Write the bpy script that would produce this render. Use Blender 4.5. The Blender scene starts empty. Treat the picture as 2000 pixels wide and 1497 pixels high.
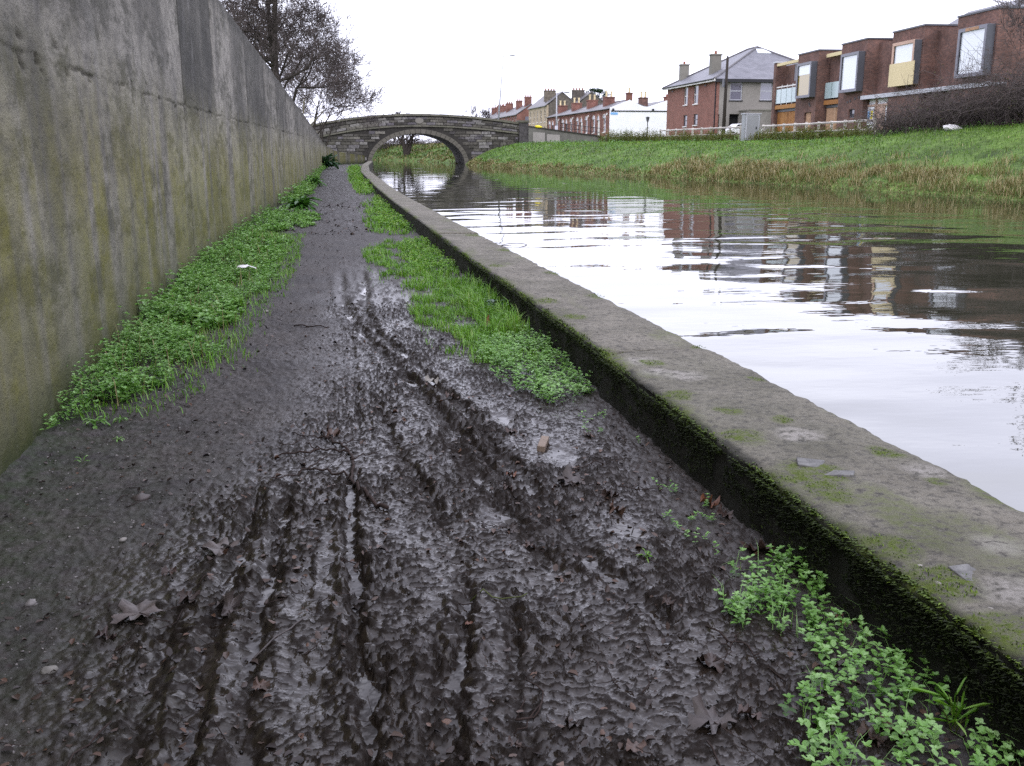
import bpy, math, random
import numpy as np
random.seed(7); RNG = np.random.default_rng(7)
R = math.radians
SC = bpy.context.scene; COL = SC.collection

# ------------------------------------------------------------------ camera
cam = bpy.data.cameras.new('camera'); CAM = bpy.data.objects.new('camera', cam); COL.objects.link(CAM)
cam.sensor_width = 36.0; cam.lens = 34.2; cam.clip_start = 0.05; cam.clip_end = 3000
CAM.location = (0, 0, 1.47); CAM.rotation_euler = (R(90 - 13.51), 0, R(-10.44))
SC.camera = CAM

# ------------------------------------------------------------------ overcast sky, soft sun, exposure
world = bpy.data.worlds.new('World'); SC.world = world; world.use_nodes = True
wt = world.node_tree; wt.nodes.clear()
w_out = wt.nodes.new('ShaderNodeOutputWorld'); w_bg = wt.nodes.new('ShaderNodeBackground')
w_sky = wt.nodes.new('ShaderNodeTexSky'); w_sky.sky_type = 'NISHITA'; w_sky.sun_disc = False
w_sky.sun_elevation = R(38); w_sky.sun_rotation = R(200); w_sky.dust_density = 4.0
w_tc = wt.nodes.new('ShaderNodeTexCoord'); w_mp = wt.nodes.new('ShaderNodeMapping'); w_mp.inputs['Scale'].default_value = (1, 1, 2.6)
w_no = wt.nodes.new('ShaderNodeTexNoise'); w_no.inputs['Scale'].default_value = 1.7; w_no.inputs['Detail'].default_value = 5
w_rp = wt.nodes.new('ShaderNodeValToRGB')
w_rp.color_ramp.elements[0].position = 0.3; w_rp.color_ramp.elements[0].color = (16.0, 16.3, 20.6, 1)
w_rp.color_ramp.elements[1].position = 0.7; w_rp.color_ramp.elements[1].color = (20.2, 20.4, 23.8, 1)
w_mx = wt.nodes.new('ShaderNodeMix'); w_mx.data_type = 'RGBA'; w_mx.inputs[0].default_value = 0.88
wt.links.new(w_tc.outputs['Generated'], w_mp.inputs['Vector']); wt.links.new(w_mp.outputs[0], w_no.inputs['Vector'])
wt.links.new(w_no.outputs[0], w_rp.inputs[0]); wt.links.new(w_sky.outputs[0], w_mx.inputs[6]); wt.links.new(w_rp.outputs[0], w_mx.inputs[7])
wt.links.new(w_mx.outputs[2], w_bg.inputs['Color']); w_bg.inputs['Strength'].default_value = 0.12
wt.links.new(w_bg.outputs[0], w_out.inputs['Surface'])
sun_d = bpy.data.lights.new('sun', 'SUN'); sun_d.energy = 0.7; sun_d.angle = R(25); sun_d.color = (1, 0.96, 0.9)
SUN = bpy.data.objects.new('sun', sun_d); COL.objects.link(SUN)
SUN.rotation_euler = (R(52), 0, R(-20))
SC.view_settings.view_transform = 'Standard'; SC.view_settings.look = 'None'
SC.view_settings.exposure = 0.0; SC.view_settings.gamma = 1.0; SC.view_settings.use_curve_mapping = False
try:
    SC.cycles.max_bounces = 6; SC.cycles.diffuse_bounces = 3; SC.cycles.glossy_bounces = 3; SC.cycles.transmission_bounces = 3
    SC.cycles.use_denoising = False
except Exception: pass

# ------------------------------------------------------------------ helpers
def tag(o, label=None, cat=None, group=None, kind=None):
    if label: o['label'] = label
    if cat: o['category'] = cat
    if group: o['group'] = group
    if kind: o['kind'] = kind
    return o
def empty(name, loc=(0, 0, 0), rz=0.0, parent=None):
    o = bpy.data.objects.new(name, None); COL.objects.link(o); o.location = loc; o.rotation_euler = (0, 0, rz)
    o.empty_display_size = 0.2
    if parent: o.parent = parent
    return o
def inst(name, me, parent=None, loc=(0, 0, 0), rot=(0, 0, 0), scale=(1, 1, 1)):
    o = bpy.data.objects.new(name, me); COL.objects.link(o); o.location = loc; o.rotation_euler = rot; o.scale = scale
    if parent: o.parent = parent
    return o
def copy_tree(o, parent=None):
    c = o.copy(); COL.objects.link(c); c.parent = parent
    for ch in list(o.children): copy_tree(ch, c)
    return c
def np_mesh(name, V, faces, mat, smooth=True, attrs=None):
    V = np.asarray(V, dtype=np.float32).reshape(-1, 3)
    if not isinstance(faces, (list, tuple)): faces = [faces]
    faces = [np.asarray(f, dtype=np.int32) for f in faces if len(f)]
    me = bpy.data.meshes.new(name)
    me.vertices.add(len(V)); me.vertices.foreach_set('co', V.ravel())
    loops = np.concatenate([f.ravel() for f in faces]); me.loops.add(len(loops)); me.loops.foreach_set('vertex_index', loops)
    tot = np.concatenate([np.full(len(f), f.shape[1], dtype=np.int32) for f in faces])
    start = np.concatenate([[0], np.cumsum(tot)[:-1]]).astype(np.int32)
    me.polygons.add(len(tot)); me.polygons.foreach_set('loop_start', start)
    me.polygons.foreach_set('use_smooth', np.full(len(tot), smooth, dtype=bool))
    me.update(calc_edges=True)
    if attrs:
        for k, a in attrs.items():
            a = np.asarray(a, dtype=np.float32)
            if a.ndim == 1:
                at = me.attributes.new(k, 'FLOAT', 'POINT'); at.data.foreach_set('value', a)
            else:
                at = me.attributes.new(k, 'FLOAT_VECTOR', 'POINT'); at.data.foreach_set('vector', a.ravel())
    if mat: me.materials.append(mat)
    return me
def grid_faces(nr, nc):
    i = np.arange(nr - 1)[:, None] * nc + np.arange(nc - 1)[None, :]
    i = i.ravel(); return np.stack([i, i + 1, i + nc + 1, i + nc], 1)

class MB:
    """collects shapes for ONE mesh"""
    def __init__(s): s.v = []; s.f = []
    def add(s, vs, fs):
        n = len(s.v); s.v += [tuple(p) for p in vs]; s.f += [tuple(n + i for i in f) for f in fs]; return s
    def box(s, x0, x1, y0, y1, z0, z1):
        return s.add([(x0,y0,z0),(x1,y0,z0),(x1,y1,z0),(x0,y1,z0),(x0,y0,z1),(x1,y0,z1),(x1,y1,z1),(x0,y1,z1)],
                     [(0,3,2,1),(4,5,6,7),(0,1,5,4),(1,2,6,5),(2,3,7,6),(3,0,4,7)])
    def poly_prism(s, pts, axis, a, b):
        n = len(pts)
        def P(p, t): return (t, p[0], p[1]) if axis == 'x' else ((p[0], t, p[1]) if axis == 'y' else (p[0], p[1], t))
        return s.add([P(p, a) for p in pts] + [P(p, b) for p in pts],
                     [tuple(range(n))[::-1], tuple(range(n, 2 * n))] + [(i, (i + 1) % n, n + (i + 1) % n, n + i) for i in range(n)])
    def tube(s, pts, radii, n=6, cap=True):
        pts = [np.array(p, float) for p in pts]; m = len(pts); V = []
        t0 = pts[1] - pts[0]; t0 /= np.linalg.norm(t0) + 1e-9
        a = np.cross(t0, (0.31, 0.17, 0.93)); a /= np.linalg.norm(a) + 1e-9
        for i, p in enumerate(pts):
            t = pts[min(i + 1, m - 1)] - pts[max(i - 1, 0)]; t /= np.linalg.norm(t) + 1e-9
            a = a - t * np.dot(a, t); a /= np.linalg.norm(a) + 1e-9; b = np.cross(t, a)
            for k in range(n):
                an = 2 * math.pi * k / n; V.append(p + radii[i] * (math.cos(an) * a + math.sin(an) * b))
        F = [(i * n + k, i * n + (k + 1) % n, (i + 1) * n + (k + 1) % n, (i + 1) * n + k) for i in range(m - 1) for k in range(n)]
        if cap: F += [tuple(range(n))[::-1], tuple(range((m - 1) * n, m * n))]
        return s.add(V, F)
    def mesh(s, name, mat, smooth=False, bevel=0.0):
        me = bpy.data.meshes.new(name); me.from_pydata(s.v, [], s.f); me.update()
        if smooth: me.polygons.foreach_set('use_smooth', [True] * len(me.polygons))
        if mat: me.materials.append(mat)
        return me
    def build(s, name, mat, parent=None, loc=(0, 0, 0), rot=(0, 0, 0), smooth=False, bevel=0.0):
        o = inst(name, s.mesh(name, mat, smooth), parent, loc, rot)
        if bevel:
            md = o.modifiers.new('bevel', 'BEVEL'); md.width = bevel; md.segments = 2; md.limit_method = 'ANGLE'
        return o
def box(name, mat, parent, x0, x1, y0, y1, z0, z1, bevel=0.0): return MB().box(x0, x1, y0, y1, z0, z1).build(name, mat, parent, bevel=bevel)

# gradient noise in numpy
_PERM = np.random.default_rng(3).permutation(1024).astype(np.int64)
_GA = np.random.default_rng(5).uniform(0, 2 * np.pi, 1024); _GX, _GY = np.cos(_GA), np.sin(_GA)
def pn(x, y, seed=0):
    x = np.asarray(x, float); y = np.asarray(y, float)
    xi = np.floor(x).astype(np.int64); yi = np.floor(y).astype(np.int64); xf = x - xi; yf = y - yi
    def h(a, b): return _PERM[(_PERM[(a + seed * 131) & 1023] + b) & 1023]
    u = xf * xf * xf * (xf * (xf * 6 - 15) + 10); v = yf * yf * yf * (yf * (yf * 6 - 15) + 10)
    def g(i, dx, dy): return _GX[i] * dx + _GY[i] * dy
    n00 = g(h(xi, yi), xf, yf); n10 = g(h(xi + 1, yi), xf - 1, yf); n01 = g(h(xi, yi + 1), xf, yf - 1); n11 = g(h(xi + 1, yi + 1), xf - 1, yf - 1)
    return 1.41 * ((n00 * (1 - u) + n10 * u) * (1 - v) + (n01 * (1 - u) + n11 * u) * v)
def fbm(x, y, o=4, seed=0, lac=2.03, gain=0.5):
    a = 1.0; t = 0; s = 0
    for k in range(o):
        t = t + a * pn(x, y, seed + k); s += a; a *= gain; x = x * lac + 3.7; y = y * lac + 1.3
    return t / s
def smooth(a, b, x):
    t = np.clip((x - a) / (b - a), 0, 1); return t * t * (3 - 2 * t)
def poly_dist(px, py, poly):
    """distance to a polyline and arclength of the nearest point"""
    best = np.full(np.shape(px), 1e9); al = np.zeros(np.shape(px)); acc = 0.0
    for (x0, y0), (x1, y1) in zip(poly, poly[1:]):
        dx, dy = x1 - x0, y1 - y0; L2 = dx * dx + dy * dy; L = math.sqrt(L2)
        t = np.clip(((px - x0) * dx + (py - y0) * dy) / L2, 0, 1)
        d = np.hypot(px - x0 - t * dx, py - y0 - t * dy); m = d < best
        best = np.where(m, d, best); al = np.where(m, acc + t * L, al); acc += L
    return best, al
def in_poly(px, py, poly):
    r = np.zeros(np.shape(px), bool); n = len(poly); j = n - 1
    for i in range(n):
        xi, yi = poly[i]; xj, yj = poly[j]
        c = ((yi > py) != (yj > py)) & (px < (xj - xi) * (py - yi) / (yj - yi + 1e-12) + xi); r ^= c; j = i
    return r

# ------------------------------------------------------------------ materials
class G:
    def __init__(s, name, rough=0.8, col=(0.3, 0.3, 0.3), spec=0.5):
        s.m = bpy.data.materials.new(name); s.m.use_nodes = True; s.t = s.m.node_tree
        s.b = s.t.nodes['Principled BSDF']; s.b.inputs['Roughness'].default_value = rough
        s.b.inputs['Base Color'].default_value = (*col, 1); s.b.inputs['Specular IOR Level'].default_value = spec
    def n(s, typ, ins=None, **at):
        nd = s.t.nodes.new('ShaderNode' + typ)
        for k, v in at.items(): setattr(nd, k, v)
        for k, v in (ins or {}).items():
            if isinstance(v, bpy.types.NodeSocket): s.t.links.new(v, nd.inputs[k])
            else: nd.inputs[k].default_value = v
        return nd
    def pos(s, scale=(1, 1, 1), loc=(0, 0, 0)):
        g = s.n('NewGeometry'); return s.n('Mapping', {'Vector': g.outputs['Position'], 'Scale': scale, 'Location': loc}).outputs[0]
    def obj(s, scale=(1, 1, 1)):
        g = s.n('TexCoord'); return s.n('Mapping', {'Vector': g.outputs['Object'], 'Scale': scale}).outputs[0]
    def noise(s, vec, scale, detail=4, rough=0.55, dist=0.0):
        return s.n('TexNoise', {'Vector': vec, 'Scale': scale, 'Detail': detail, 'Roughness': rough, 'Distortion': dist}).outputs[0]
    def voro(s, vec, scale, feature='F1', out=0, rnd=1.0):
        return s.n('TexVoronoi', {'Vector': vec, 'Scale': scale, 'Randomness': rnd}, feature=feature).outputs[out]
    def ramp(s, fac, *stops, interp='LINEAR'):
        r = s.n('ValToRGB', {0: fac}); cr = r.color_ramp; cr.interpolation = interp
        while len(cr.elements) < len(stops): cr.elements.new(0.5)
        for e, (p, c) in zip(cr.elements, stops):
            e.position = p; e.color = (c, c, c, 1) if not isinstance(c, tuple) else (*c[:3], 1)
        return r.outputs[0]
    def mix(s, fac, a, b, mode='MIX'):
        nd = s.n('Mix', data_type='RGBA', blend_type=mode)
        for i, v in ((0, fac), (6, a), (7, b)):
            if isinstance(v, bpy.types.NodeSocket): s.t.links.new(v, nd.inputs[i])
            else: nd.inputs[i].default_value = v if i == 0 else (*v, 1)
        return nd.outputs[2]
    def math(s, op, a, b=0.5, clamp=False):
        return s.n('Math', {0: a, 1: b}, operation=op, use_clamp=clamp).outputs[0]
    def attr(s, name): return s.n('Attribute', attribute_name=name).outputs['Fac']
    def attrv(s, name): return s.n('Attribute', attribute_name=name).outputs['Vector']
    def rand(s): return s.n('ObjectInfo').outputs['Random']
    def sep(s, v):
        x = s.n('SeparateXYZ', {0: v}); return x.outputs
    def set(s, **k):
        for n_, v in k.items():
            n_ = {'col': 'Base Color', 'rough': 'Roughness', 'spec': 'Specular IOR Level', 'normal': 'Normal', 'ior': 'IOR', 'trans': 'Transmission Weight',
                  'metal': 'Metallic', 'sss': 'Subsurface Weight', 'coat': 'Coat Weight', 'alpha': 'Alpha'}[n_]
            if isinstance(v, bpy.types.NodeSocket): s.t.links.new(v, s.b.inputs[n_])
            else: s.b.inputs[n_].default_value = (*v, 1) if isinstance(v, tuple) else v
        return s
    def bump(s, h, strength=0.5, dist=0.01, prev=None):
        ins = {'Height': h, 'Strength': strength, 'Distance': dist}
        if prev is not None: ins['Normal'] = prev
        return s.n('Bump', ins).outputs[0]

def m_plain(name, col, rough=0.6, var=0.15, scale=6.0, bump=0.2, spec=0.4, metal=0.0):
    g = G(name, rough, col, spec); v = g.pos(); n1 = g.noise(v, scale, 6); n2 = g.noise(v, scale * 0.12, 3)
    f = g.ramp(n1, (0.25, 1 - var), (0.75, 1 + var)); f2 = g.ramp(n2, (0.3, 1 - var), (0.7, 1 + var))
    c = g.mix(1.0, col, f, 'MULTIPLY'); c = g.mix(1.0, c, f2, 'MULTIPLY')
    g.set(col=c, metal=metal)
    if bump: g.set(normal=g.bump(n1, bump, 0.01))
    return g.m
# ---- surface materials
def m_mud():
    g = G('mud', 0.4, (0.045, 0.038, 0.035), 0.5); v = g.pos()
    wet = g.attr('wet'); film = g.attr('film'); green = g.attr('green')
    n1 = g.noise(v, 9, 8, 0.65); n2 = g.noise(v, 75, 7, 0.72); n3 = g.noise(v, 1.7, 4); n4 = g.noise(v, 260, 3, 0.6)
    nm = g.noise(v, 20, 6, 0.7); dry = g.mix(g.ramp(nm, (0.38, 0.0), (0.62, 1.0)), (0.02, 0.018, 0.016), (0.08, 0.071, 0.065)); dry = g.mix(g.ramp(n2, (0.5, 0.0), (0.62, 0.8)), dry, (0.095, 0.087, 0.082)); dry = g.mix(g.ramp(n2, (0.36, 0.75), (0.46, 0.0)), dry, (0.022, 0.019, 0.018))
    dry = g.mix(g.ramp(n4, (0.64, 0.0), (0.7, 0.7)), dry, (0.2, 0.185, 0.17))
    mud = g.mix(n1, (0.016, 0.011, 0.008), (0.038, 0.027, 0.019)); mud = g.mix(g.ramp(n2, (0.4, 0.6), (0.62, 0.0)), mud, (0.01, 0.008, 0.008))
    dry = g.mix(g.ramp(n3, (0.38, 0.55), (0.55, 0.0)), dry, (0.024, 0.021, 0.02)); c = g.mix(wet, dry, mud); c = g.mix(g.ramp(n3, (0.4, 0.0), (0.7, 0.3)), c, (0.035, 0.026, 0.018))
    c = g.mix(g.math('MULTIPLY', green, g.ramp(n1, (0.35, 0.0), (0.65, 1.0))), c, (0.022, 0.036, 0.01))
    c = g.mix(g.math('MULTIPLY', film, 0.6), c, (0.032, 0.025, 0.018))
    cl = g.math('ADD', g.attr('clod'), g.math('MULTIPLY', g.math('SUBTRACT', n2, 0.5), 1.1), True)
    c = g.mix(g.math('MULTIPLY', g.math('MULTIPLY', cl, wet), 0.8), c, (0.009, 0.0062, 0.0045))  # near-black clods: their self-shadowing is put into the colour
    rw = g.ramp(cl, (0.2, 0.11), (0.75, 0.6)); r = g.mix(wet, (0.66, 0.66, 0.66), rw); r = g.mix(film, r, (0.07, 0.07, 0.07))
    sp = g.mix(wet, (0.18, 0.18, 0.18), g.mix(cl, (0.42, 0.42, 0.42), (0.08, 0.08, 0.08)))
    g.set(col=c, rough=r, spec=sp)
    nf = g.math('SUBTRACT', 1.0, g.math('MULTIPLY', film, 0.93)); n5 = g.noise(v, 42, 2, 0.5)
    b1 = g.bump(n5, g.math('MULTIPLY', nf, 0.8), 0.007); b2 = g.bump(n2, g.math('MULTIPLY', nf, g.math('ADD', g.ramp(wet, (0.2, 0.8), (0.8, 0.12)), g.math('MULTIPLY', cl, 0.5))), 0.004, b1)
    g.set(normal=b2); return g.m
def m_wall():
    g = G('weathered_concrete', 0.88, (0.2, 0.2, 0.18), 0.2); v = g.pos(); s = g.pos((1.0, 0.45, 0.22)); s3 = g.pos((1.0, 0.8, 0.06), (3, 9, 0)); vl = g.pos((1.0, 0.4, 1.0)); vm = g.pos((1.0, 0.5, 1.0))
    z = g.sep(v)[2]; dark = g.attr('dark'); crack = g.attr('crack')
    n0 = g.noise(vl, 1.1, 6, 0.6); n1 = g.noise(vm, 9, 10, 0.72); st = g.noise(s, 1.7, 4, 0.55, 0.8); st2 = g.noise(s3, 1.3, 4, 0.55, 0.9); nf = g.noise(vm, 48, 6, 0.75); nv = g.noise(g.pos((1, 0.4, 0.9)), 22, 6, 0.75)
    c = g.mix(g.ramp(n0, (0.3, 0.0), (0.7, 1.0)), (0.18, 0.165, 0.138), (0.35, 0.325, 0.28)); c = g.mix(g.ramp(n1, (0.34, 0.6), (0.56, 0.0)), c, (0.07, 0.067, 0.062)); c = g.mix(g.ramp(n1, (0.56, 0.0), (0.72, 0.6)), c, (0.3, 0.285, 0.27))
    c = g.mix(g.ramp(st, (0.52, 0.0), (0.6, 0.55)), c, (0.085, 0.08, 0.072))
    nb = g.noise(vl, 3.4, 8, 0.7); c = g.mix(g.ramp(nb, (0.49, 0.0), (0.6, 0.75)), c, (0.068, 0.065, 0.05)); c = g.mix(dark, c, (0.05, 0.048, 0.042))
    c = g.mix(g.ramp(st, (0.26, 0.6), (0.38, 0.0)), c, (0.3, 0.285, 0.27))
    zn = g.math('ADD', z, g.math('MULTIPLY', g.math('SUBTRACT', st2, 0.5), 2.6))
    zz = g.n('MapRange', {'Value': zn, 'From Min': 2.3, 'From Max': 1.2, 'To Min': 0.0, 'To Max': 1.0}).outputs[0]
    al = g.math('MULTIPLY', zz, g.ramp(st2, (0.4, 0.08), (0.54, 1.0))); al = g.math('MULTIPLY', al, g.ramp(n1, (0.3, 0.35), (0.6, 1.0)))
    c = g.mix(g.math('MULTIPLY', al, 0.66), c, g.mix(n0, (0.23, 0.2, 0.018), (0.16, 0.165, 0.02)))
    zl = g.n('MapRange', {'Value': z, 'From Min': 1.25, 'From Max': 0.0, 'To Min': 0.0, 'To Max': 0.8}).outputs[0]
    c = g.mix(g.math('MULTIPLY', zl, g.ramp(n0, (0.3, 0.25), (0.65, 1.0))), c, (0.07, 0.075, 0.022))
    zf = g.n('MapRange', {'Value': z, 'From Min': 0.34, 'From Max': 0.04, 'To Min': 0.0, 'To Max': 0.97}).outputs[0]
    c = g.mix(g.math('MULTIPLY', zf, g.ramp(n1, (0.3, 0.45), (0.6, 1.0))), c, (0.025, 0.036, 0.009))
    c = g.mix(g.ramp(nf, (0.6, 0.0), (0.68, 0.75)), c, (0.035, 0.034, 0.03)); c = g.mix(g.ramp(nf, (0.28, 0.7), (0.36, 0.0)), c, (0.34, 0.33, 0.31)); c = g.mix(g.ramp(nv, (0.6, 0.0), (0.72, 0.6)), c, (0.045, 0.043, 0.038))
    c = g.mix(crack, c, (0.03, 0.027, 0.024))
    g.set(col=c); b = g.bump(n1, 0.7, 0.035); b = g.bump(nf, 0.7, 0.014, b); g.set(normal=b); return g.m
def m_kerb():
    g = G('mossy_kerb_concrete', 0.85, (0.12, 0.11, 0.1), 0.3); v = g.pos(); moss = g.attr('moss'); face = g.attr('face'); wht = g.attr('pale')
    n0 = g.noise(v, 2.6, 7, 0.65); n1 = g.noise(v, 22, 9, 0.72); nf = g.noise(v, 95, 6, 0.75); n2 = g.noise(v, 0.8, 3); vo = g.voro(v, 70)
    c = g.mix(g.ramp(n0, (0.3, 0.0), (0.7, 1.0)), (0.1, 0.09, 0.068), (0.23, 0.208, 0.168)); c = g.mix(g.ramp(n2, (0.35, 0.0), (0.7, 0.5)), c, (0.12, 0.118, 0.08))
    c = g.mix(g.ramp(n1, (0.34, 0.85), (0.52, 0.0)), c, (0.03, 0.028, 0.024)); c = g.mix(g.ramp(nf, (0.58, 0.0), (0.66, 0.85)), c, (0.25, 0.235, 0.215)); c = g.mix(g.ramp(nf, (0.34, 0.8), (0.42, 0.0)), c, (0.025, 0.024, 0.02))
    c = g.mix(g.math('MULTIPLY', wht, g.ramp(n1, (0.38, 0.0), (0.56, 1.0))), c, (0.28, 0.26, 0.23))
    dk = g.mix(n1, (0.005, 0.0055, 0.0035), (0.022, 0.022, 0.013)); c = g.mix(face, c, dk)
    mm = g.math('MULTIPLY', moss, g.ramp(n1, (0.4, 0.0), (0.56, 1.0)))
    c = g.mix(mm, c, g.mix(nf, (0.025, 0.038, 0.003), (0.12, 0.16, 0.012)))
    g.set(col=c); b = g.bump(n1, 0.9, 0.016); b = g.bump(nf, 0.8, 0.007, b); g.set(normal=b); return g.m
def m_water():
    g = G('canal_water', 0.015, (0.028, 0.03, 0.018), 0.5); g.set(ior=2.3)
    a = g.noise(g.pos((0.8, 1.25, 1)), 0.55, 1.2, 0.4, 0.4); b = g.noise(g.pos((1.0, 2.2, 1), (7, 3, 0)), 2.6, 2, 0.45); c = g.noise(g.pos((1, 1, 1)), 0.13, 2, 0.5)
    yy = g.sep(g.pos())[1]; near = g.n('MapRange', {'Value': yy, 'From Min': 30.0, 'From Max': 8.0, 'To Min': 0.5, 'To Max': 2.6}).outputs[0]
    amp = g.math('MULTIPLY', g.ramp(c, (0.35, 0.35), (0.65, 1.0)), near)
    h = g.math('ADD', a, g.math('MULTIPLY', b, 0.045)); g.set(normal=g.bump(g.math('MULTIPLY', h, amp), 1.0, 0.036)); return g.m
def m_leaf(name, cols, rough=0.42, trans=0.25):
    g = G(name, rough, (0.1, 0.2, 0.05), 0.4); sh = g.attr('shade')
    n = len(cols); c = g.ramp(sh, *[(i / max(1, n - 1), cols[i]) for i in range(n)]); g.set(col=c)
    if trans:
        tr = g.n('BsdfTranslucent', {'Color': g.mix(1.0, c, (1.25, 1.25, 0.7), 'MULTIPLY')}); mx = g.n('MixShader', {0: trans, 1: g.b.outputs[0], 2: tr.outputs[0]})
        out = [n_ for n_ in g.t.nodes if n_.type == 'OUTPUT_MATERIAL'][0]; g.t.links.new(mx.outputs[0], out.inputs['Surface'])
    return g.m
def m_brick(name, c1, c2, mortar, scale=1.0, var=0.35):
    g = G(name, 0.88, c1, 0.25); v = g.pos(); x = g.sep(v)
    vec = g.n('CombineXYZ', {0: g.math('ADD', x[0], x[1]), 1: x[2], 2: 0.0}).outputs[0]
    br = g.n('TexBrick', {'Vector': vec, 'Color1': (*c1, 1), 'Color2': (*c2, 1), 'Mortar': (*mortar, 1), 'Scale': 1.0 / scale, 'Mortar Size': 0.01, 'Brick Width': 0.225, 'Row Height': 0.075, 'Bias': 0.0})
    n = g.noise(v, 0.7, 5); n2 = g.noise(v, 5.0, 5); c = g.mix(1.0, br.outputs['Color'], g.ramp(n, (0.3, 1 - var), (0.7, 1 + var)), 'MULTIPLY')
    c = g.mix(1.0, c, g.ramp(n2, (0.3, 0.8), (0.7, 1.2)), 'MULTIPLY'); g.set(col=c, normal=g.bump(br.outputs['Fac'], 0.4, -0.01)); return g.m
def m_slate(name, c1, c2):
    g = G(name, 0.5, c1, 0.5); v = g.pos(); x = g.sep(v)
    vec = g.n('CombineXYZ', {0: g.math('ADD', x[0], x[1]), 1: g.math('MULTIPLY', x[2], 1.9), 2: 0.0}).outputs[0]
    br = g.n('TexBrick', {'Vector': vec, 'Color1': (*c1, 1), 'Color2': (*c2, 1), 'Mortar': (c1[0] * .5, c1[1] * .5, c1[2] * .5, 1), 'Scale': 1.0, 'Mortar Size': 0.012, 'Brick Width': 0.3, 'Row Height': 0.25})
    n = g.noise(v, 1.2, 5); c = g.mix(1.0, br.outputs['Color'], g.ramp(n, (0.3, 0.8), (0.7, 1.25)), 'MULTIPLY'); g.set(col=c, normal=g.bump(br.outputs['Fac'], 0.4, -0.015)); return g.m
def m_rand(name, cols, rough=0.85, scale=5.0, bump=0.6, dist=0.03, nmix=0.45):
    """alike pieces: each takes its own shade"""
    g = G(name, rough, cols[0], 0.25); v = g.pos(); n = g.noise(v, scale, 7, 0.65); rd = g.rand()
    k = len(cols); c = g.ramp(rd, *[(i / max(1, k - 1), cols[i]) for i in range(k)]); c = g.mix(1.0, c, g.ramp(n, (0.28, 1 - nmix), (0.72, 1 + nmix)), 'MULTIPLY')
    g.set(col=c, normal=g.bump(n, bump, dist)); return g.m
def m_glass(name, col, rough=0.03):
    g = G(name, rough, col, 0.8); g.set(ior=1.7); return g.m
def m_bark(name, c1, c2):
    g = G(name, 0.9, c1, 0.2); v = g.pos((1, 1, 0.35)); n = g.noise(v, 14, 6, 0.65); g.set(col=g.mix(n, c1, c2), normal=g.bump(n, 0.7, 0.02)); return g.m
def m_dead(name, cols):
    g = G(name, 0.5, cols[0], 0.45); v = g.obj(); n = g.noise(v, 30, 5); rd = g.rand(); k = len(cols)
    c = g.ramp(rd, *[(i / max(1, k - 1), cols[i]) for i in range(k)]); c = g.mix(1.0, c, g.ramp(n, (0.3, 0.55), (0.7, 1.35)), 'MULTIPLY'); g.set(col=c, normal=g.bump(n, 0.5, 0.003)); return g.m

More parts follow.
